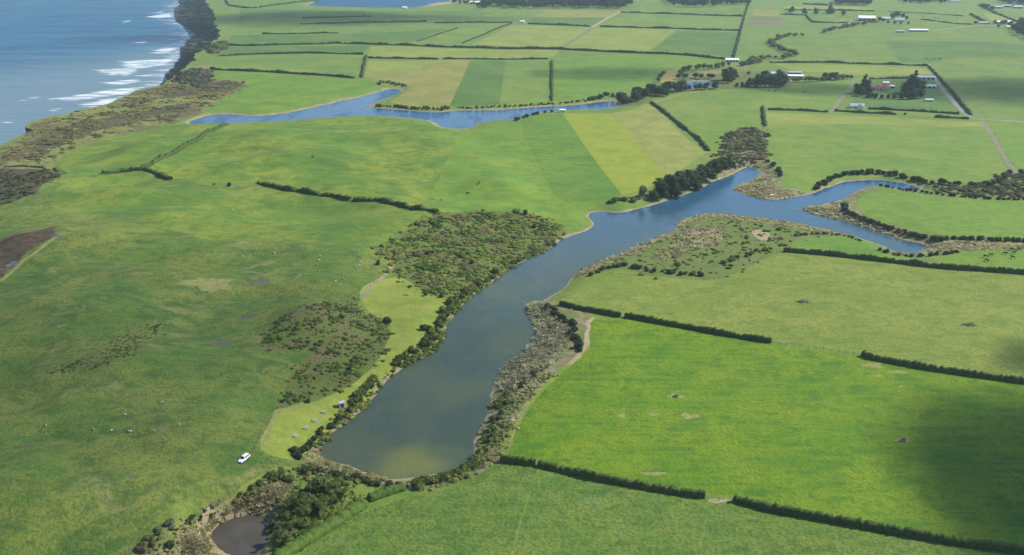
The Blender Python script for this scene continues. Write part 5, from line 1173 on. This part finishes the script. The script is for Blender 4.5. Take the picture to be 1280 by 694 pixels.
# boat drawn up at the lake head
p = gp1(966, 245); e = obj('boat', None, None, (p[0], p[1], gz(*p)), R(15)); props(e, 'small white boat drawn up on the reedy point at the lake head', 'boat')
hs = []
for x, w_, zk in ((-1.9, .75, 0), (-1, .9, 0), (.3, .88, 0), (1.3, .6, .08), (2.0, .1, .25)): hs.append([(x, -w_, .85 + zk), (x, -w_ * .7, .25), (x, 0, .02 + zk), (x, w_ * .7, .25), (x, w_, .85 + zk), (x, w_ * .85, .8 + zk), (x, 0, .42 + zk), (x, -w_ * .85, .8 + zk)])
loft('hull', hs, 'white', e); box('thwart', (-.7, 0, .68), (.3, 1.5, .05), 'wood', e); box('thwart', (.5, 0, .68), (.3, 1.4, .05), 'wood', e)
# white post sign by the track
p = gp1(714.5, 391); e = obj('marker_post', None, None, (p[0], p[1], gz(*p)), 0); props(e, 'white marker post beside the sandy track at the hedge end', 'post')
box('post', (0, 0, .85), (.28, .28, 1.9), 'white', e); box('cap', (0, 0, 1.84), (.4, .4, .1), 'white', e)
# troughs
def trough(x, y, label):
    p = gp1(x, y); e = obj('water_trough', None, None, (p[0], p[1], gz(*p)), 0); props(e, label, 'trough', 'round stock troughs')
    a_ = np.linspace(0, 2 * math.pi, 20, endpoint=False); V = []
    for r_, z in ((1.0, -.1), (1.08, .6), (.96, .6), (.9, .4)): V += [(math.cos(t) * r_, math.sin(t) * r_, z) for t in a_]
    obj('tank', mesh_np('tank', V, [(i * 20 + k, i * 20 + (k + 1) % 20, (i + 1) * 20 + (k + 1) % 20, (i + 1) * 20 + k) for i in range(3) for k in range(20)], M['concrete']), e)
    obj('water', mesh_np('water', [(math.cos(t) * .93, math.sin(t) * .93, .48) for t in a_], [tuple(range(20))], M['water_dk']), e)
trough(845, 496, 'round concrete stock trough in the left of the bright paddock'); trough(1129, 551, 'round concrete stock trough in the right of the bright paddock')
trough(1003, 378, 'round concrete stock trough in the left of the olive paddock'); trough(1211, 407, 'round concrete stock trough in the right of the olive paddock')
# fences
def fence(px, label, gap=3.0, h=1.15):
    W = gp(px); Q = resample(W, gap); nseg = sum(max(1, int(np.linalg.norm(W[i + 1] - W[i]) / gap)) for i in range(len(W) - 1)); Q = np.concatenate([Q[:nseg], W[-1:]])
    z = [gz(*q) for q in Q.tolist()]; o = np.array([Q[0, 0], Q[0, 1], z[0]]); e = obj('wire_fence', None, None, o); props(e, label, 'fence', 'post and wire fences')
    V, F = [], []
    for q, zz in zip(Q, z):
        b = len(V); s = .09
        V += [(q[0] - o[0] + a, q[1] - o[1] + c, zz - o[2] + hh) for hh in (-.2, h) for a, c in ((-s, -s), (s, -s), (s, s), (-s, s))]
        F += [(b, b + 1, b + 5, b + 4), (b + 1, b + 2, b + 6, b + 5), (b + 2, b + 3, b + 7, b + 6), (b + 3, b, b + 4, b + 7), (b + 4, b + 5, b + 6, b + 7)]
    props(obj('fence_posts', mesh_np('fence_posts', V, F, M['wood']), e), kind='stuff')
    V, F = [], []
    for hh in (.3, .65, 1.0):
        for i in range(len(Q) - 1):
            b = len(V); t = Q[i + 1] - Q[i]; t = t / max(np.linalg.norm(t), 1e-6) * .02
            for q, zz in ((Q[i], z[i]), (Q[i + 1], z[i + 1])): V += [(q[0] - o[0] - t[1], q[1] - o[1] + t[0], zz - o[2] + hh), (q[0] - o[0] + t[1], q[1] - o[1] - t[0], zz - o[2] + hh), (q[0] - o[0], q[1] - o[1], zz - o[2] + hh + .03)]
            F += [(b, b + 3, b + 4, b + 1), (b + 1, b + 4, b + 5, b + 2), (b + 2, b + 5, b + 3, b)]
    props(obj('wires', mesh_np('wires', V, F, M['wood']), e), kind='stuff')
fence([(965,429),(1020,436),(1077,444)], 'wire fence closing the gap between two clipped hedges'); fence([(347,512),(333,537),(319,561),(350,577),(385,590),(412,600)], 'wire fence round the lower side of the picnic lawn')
fence([(420,445),(400,462),(375,490),(347,512)], 'wire fence along the bank left of the picnic lawn'); fence([(882,622),(899,625.5),(916,626)], 'wire fence in the gateway between the foreground hedges')
fence([(300,609),(262,633),(228,653),(205,668)], 'wire fence along the grass lane by the hill pasture'); fence([(512,612),(540,610),(575,600),(612,580),(625,576)], 'wire fence below the bushes at the south end of the lake')
# animals: one continuous skinned body
def skinned(name, verts, edges, radii, mat):
    me = bpy.data.meshes.new(name); me.from_pydata(verts, edges, []); o = bpy.data.objects.new(name, me); C.objects.link(o)
    md = o.modifiers.new('skin', 'SKIN'); 
    for v, r in zip(me.skin_vertices[0].data, radii): v.radius = (r, r)
    me.skin_vertices[0].data[0].use_root = True
    sb = o.modifiers.new('sub', 'SUBSURF'); sb.levels = sb.render_levels = 1
    dg = bpy.context.evaluated_depsgraph_get(); ev = bpy.data.meshes.new_from_object(o.evaluated_get(dg)); bpy.data.objects.remove(o)
    ev.materials.clear(); ev.materials.append(mat); return ev
def quad(L, leg, br, hd, neck_up):
    v = [(0, 0, leg + br), (L * .45, 0, leg + br * 1.05), (-L * .45, 0, leg + br * 1.1), (L * .68, 0, leg + br * 1.2 + neck_up), (L * .86, 0, leg + br * .8 + neck_up), (-L * .55, 0, leg + br * .6), (-L * .57, 0, leg * .6)]
    e_ = [(0, 1), (0, 2), (1, 3), (3, 4), (2, 5), (5, 6)]; r = [br, br * .9, br * .85, br * .42, br * .28, br * .1, br * .07]
    for x, k in ((L * .42, 1), (-L * .42, 2)):
        for s in (-1, 1):
            b = len(v); kx = .06 * L if k == 2 else 0
            v += [(x, s * br * .55, leg * .95), (x - kx, s * br * .58, leg * .45), (x, s * br * .58, 0)]; e_ += [(k, b), (b, b + 1), (b + 1, b + 2)]; r += [br * .4, br * .17, br * .13]
    return v, e_, r
cv = quad(1.9, .7, .40, .2, .12); COW = [skinned('cow', *cv, M['cow']), skinned('cow', *cv, M['cow_red'])]
sv = quad(1.05, .35, .30, .15, .1); SHEEP = skinned('sheep', *sv, M['wool'])
def animal(x, y, me, name, label, group, sc_=1.0):
    p = gp1(x, y); props(obj(name, me, None, (p[0], p[1], gz(*p)), rnd.uniform(0, 6.28), sc_), label, name, group)
for od, (x, y) in ranked([(1232,322),(1233,327),(1256,318),(1264,313),(1266,323),(1267,317),(1274,313),(1238,320)]): animal(x, y, COW[0], 'cow', od + ' dark cow grazing in the corner paddock at the right edge', 'cows in the corner paddock', 1.1)
for x, y, k, l in [(552,251,1,'brown cow standing above the scrub, left of centre'),(585,243,0,'dark cow on the green strip above the scrub'),(599,229.5,0,'dark cow highest on the green strip field'),(391,197,0,'lone dark cow on the undulating river pasture')]:
    animal(x, y, COW[k], 'cow', l, None, 1.1)
for od, (x, y) in ranked([(1158,74),(1161,75),(1168,74.5),(1173,74),(1175,74.5)]): animal(x, y, COW[0], 'cow', od + ' far dark cow above the long straight right hedge', 'far cows on the right', 1.3)
for od, (x, y) in ranked([(1005,115.5),(969,114.5),(961,114)]): animal(x, y, COW[0], 'cow', od + ' far dark cow below the grove and white sheds', 'cows below the grove', 1.3)
for od, (x, y) in ranked([(1154,22),(1169,23.5),(1173,23),(1197,23.5)]): animal(x, y, COW[0], 'cow', od + ' tiny far cow in the top right fields', 'top right cows', 1.4)
for od, (x, y) in ranked([(400,321),(399.5,326),(396.5,332),(449,321),(451,328),(449,333),(446,337),(343,317)]): animal(x, y, SHEEP, 'sheep', od + ' white sheep on the pasture left of the lakeside scrub', 'sheep by the scrub', .95)
for od, (x, y) in ranked([(419,353),(429,349)]): animal(x, y, SHEEP, 'sheep', od + ' white sheep just above the picnic lawn track', 'sheep above the lawn', 1.1)
for od, (x, y) in ranked([(57.7,533),(117,537.5),(140,539),(161,540),(164,540),(193,540),(224,532)]): animal(x, y, SHEEP, 'sheep', od + ' white sheep in the spread line on the lower hillside', 'sheep on the lower hillside', .8)
for od, (x, y) in ranked([(202,504),(157,519)]): animal(x, y, SHEEP, 'sheep', od + ' white sheep below the dark scrub streak', 'sheep below the scrub streak', .8)
animal(291, 263, SHEEP, 'sheep', 'single white sheep high on the hillside below the round bush', None, 1.1)

# ------------------------------------------------------------------ clouds overhead and haze
def cloud(px, py, rx, ry, tau, alt=620, rz=28, rot=0.0, label=''):
    p = gp1(px, py); t = alt / SUNV.z; c = Vector((p[0], p[1], 0)) + SUNV * t
    u = ICO4[0]; r = np.hypot(u[:, 0], u[:, 1]); k_ = 1 + .09 * wavenoise(u[:, :2] * 2.2 + px, 2.0, 7, 5)
    prof_ = np.maximum(1 - r * r, 0) ** 1.7 * np.sign(u[:, 2]) * (1 + .25 * wavenoise(u[:, :2] * 3 + px, 1.1, 7, 6))
    v = np.stack([u[:, 0] * k_ * rx * 1.45, u[:, 1] * k_ * ry * 1.45, prof_ * rz], 1)
    ca, sa = math.cos(rot), math.sin(rot); v = np.stack([v[:, 0] * ca - v[:, 1] * sa, v[:, 0] * sa + v[:, 1] * ca, v[:, 2]], 1)
    m = bpy.data.materials.new('cloud_vapour'); m.use_nodes = True; nt_ = m.node_tree; nt_.nodes.clear()
    ou = nt_.nodes.new('ShaderNodeOutputMaterial'); pv = nt_.nodes.new('ShaderNodeVolumePrincipled'); nt_.links.new(pv.outputs[0], ou.inputs['Volume'])
    pv.inputs['Color'].default_value = (.98, .98, .98, 1); pv.inputs['Density'].default_value = tau / (2 * rz); pv.inputs['Anisotropy'].default_value = .3
    props(obj('cloud', mesh_np('cloud', v, ICO4[1], m, smooth=True), None, c), label, None, None, 'structure')
cloud(1398, 614, 60, 58, 3.6, label='small cloud shading the bottom right paddock corner')
cloud(1334, 447, 20, 20, 1.8, label='small cloud shading the right end of the olive paddock')
cloud(1255, 113, 120, 95, 1.2, label='cloud shading the far field beside the country road')
cloud(775, 92, 100, 60, .7, label='thin cloud over the far green field in the middle')
cloud(1025, 112, 70, 45, .9, label='thin cloud shading the field left of the driveway')
cloud(40, 450, 170, 150, .36, rz=40, label='broad thin cloud over the left hillside')
cloud(390, 22, 330, 150, 1.0, rz=40, label='cloud over the far fields below the lagoon')
hz = bpy.data.materials.new('haze_air'); hz.use_nodes = True; nt_ = hz.node_tree; nt_.nodes.clear()
ou = nt_.nodes.new('ShaderNodeOutputMaterial'); pv = nt_.nodes.new('ShaderNodeVolumePrincipled'); nt_.links.new(pv.outputs[0], ou.inputs['Volume'])
pv.inputs['Color'].default_value = (.66, .84, 1.0, 1); pv.inputs['Density'].default_value = 0.00006; pv.inputs['Anisotropy'].default_value = .2
hbx = obj('haze', mesh_np('haze', [(x, y_, z) for x in (-32000, 10000) for y_ in (-3500, 42000) for z in (SEA_Z - 2, 210.0)], [(0, 1, 3, 2), (4, 6, 7, 5), (0, 4, 5, 1), (2, 3, 7, 6), (0, 2, 6, 4), (1, 5, 7, 3)], hz))
props(hbx, 'pale air haze over the whole landscape', None, None, 'stuff')
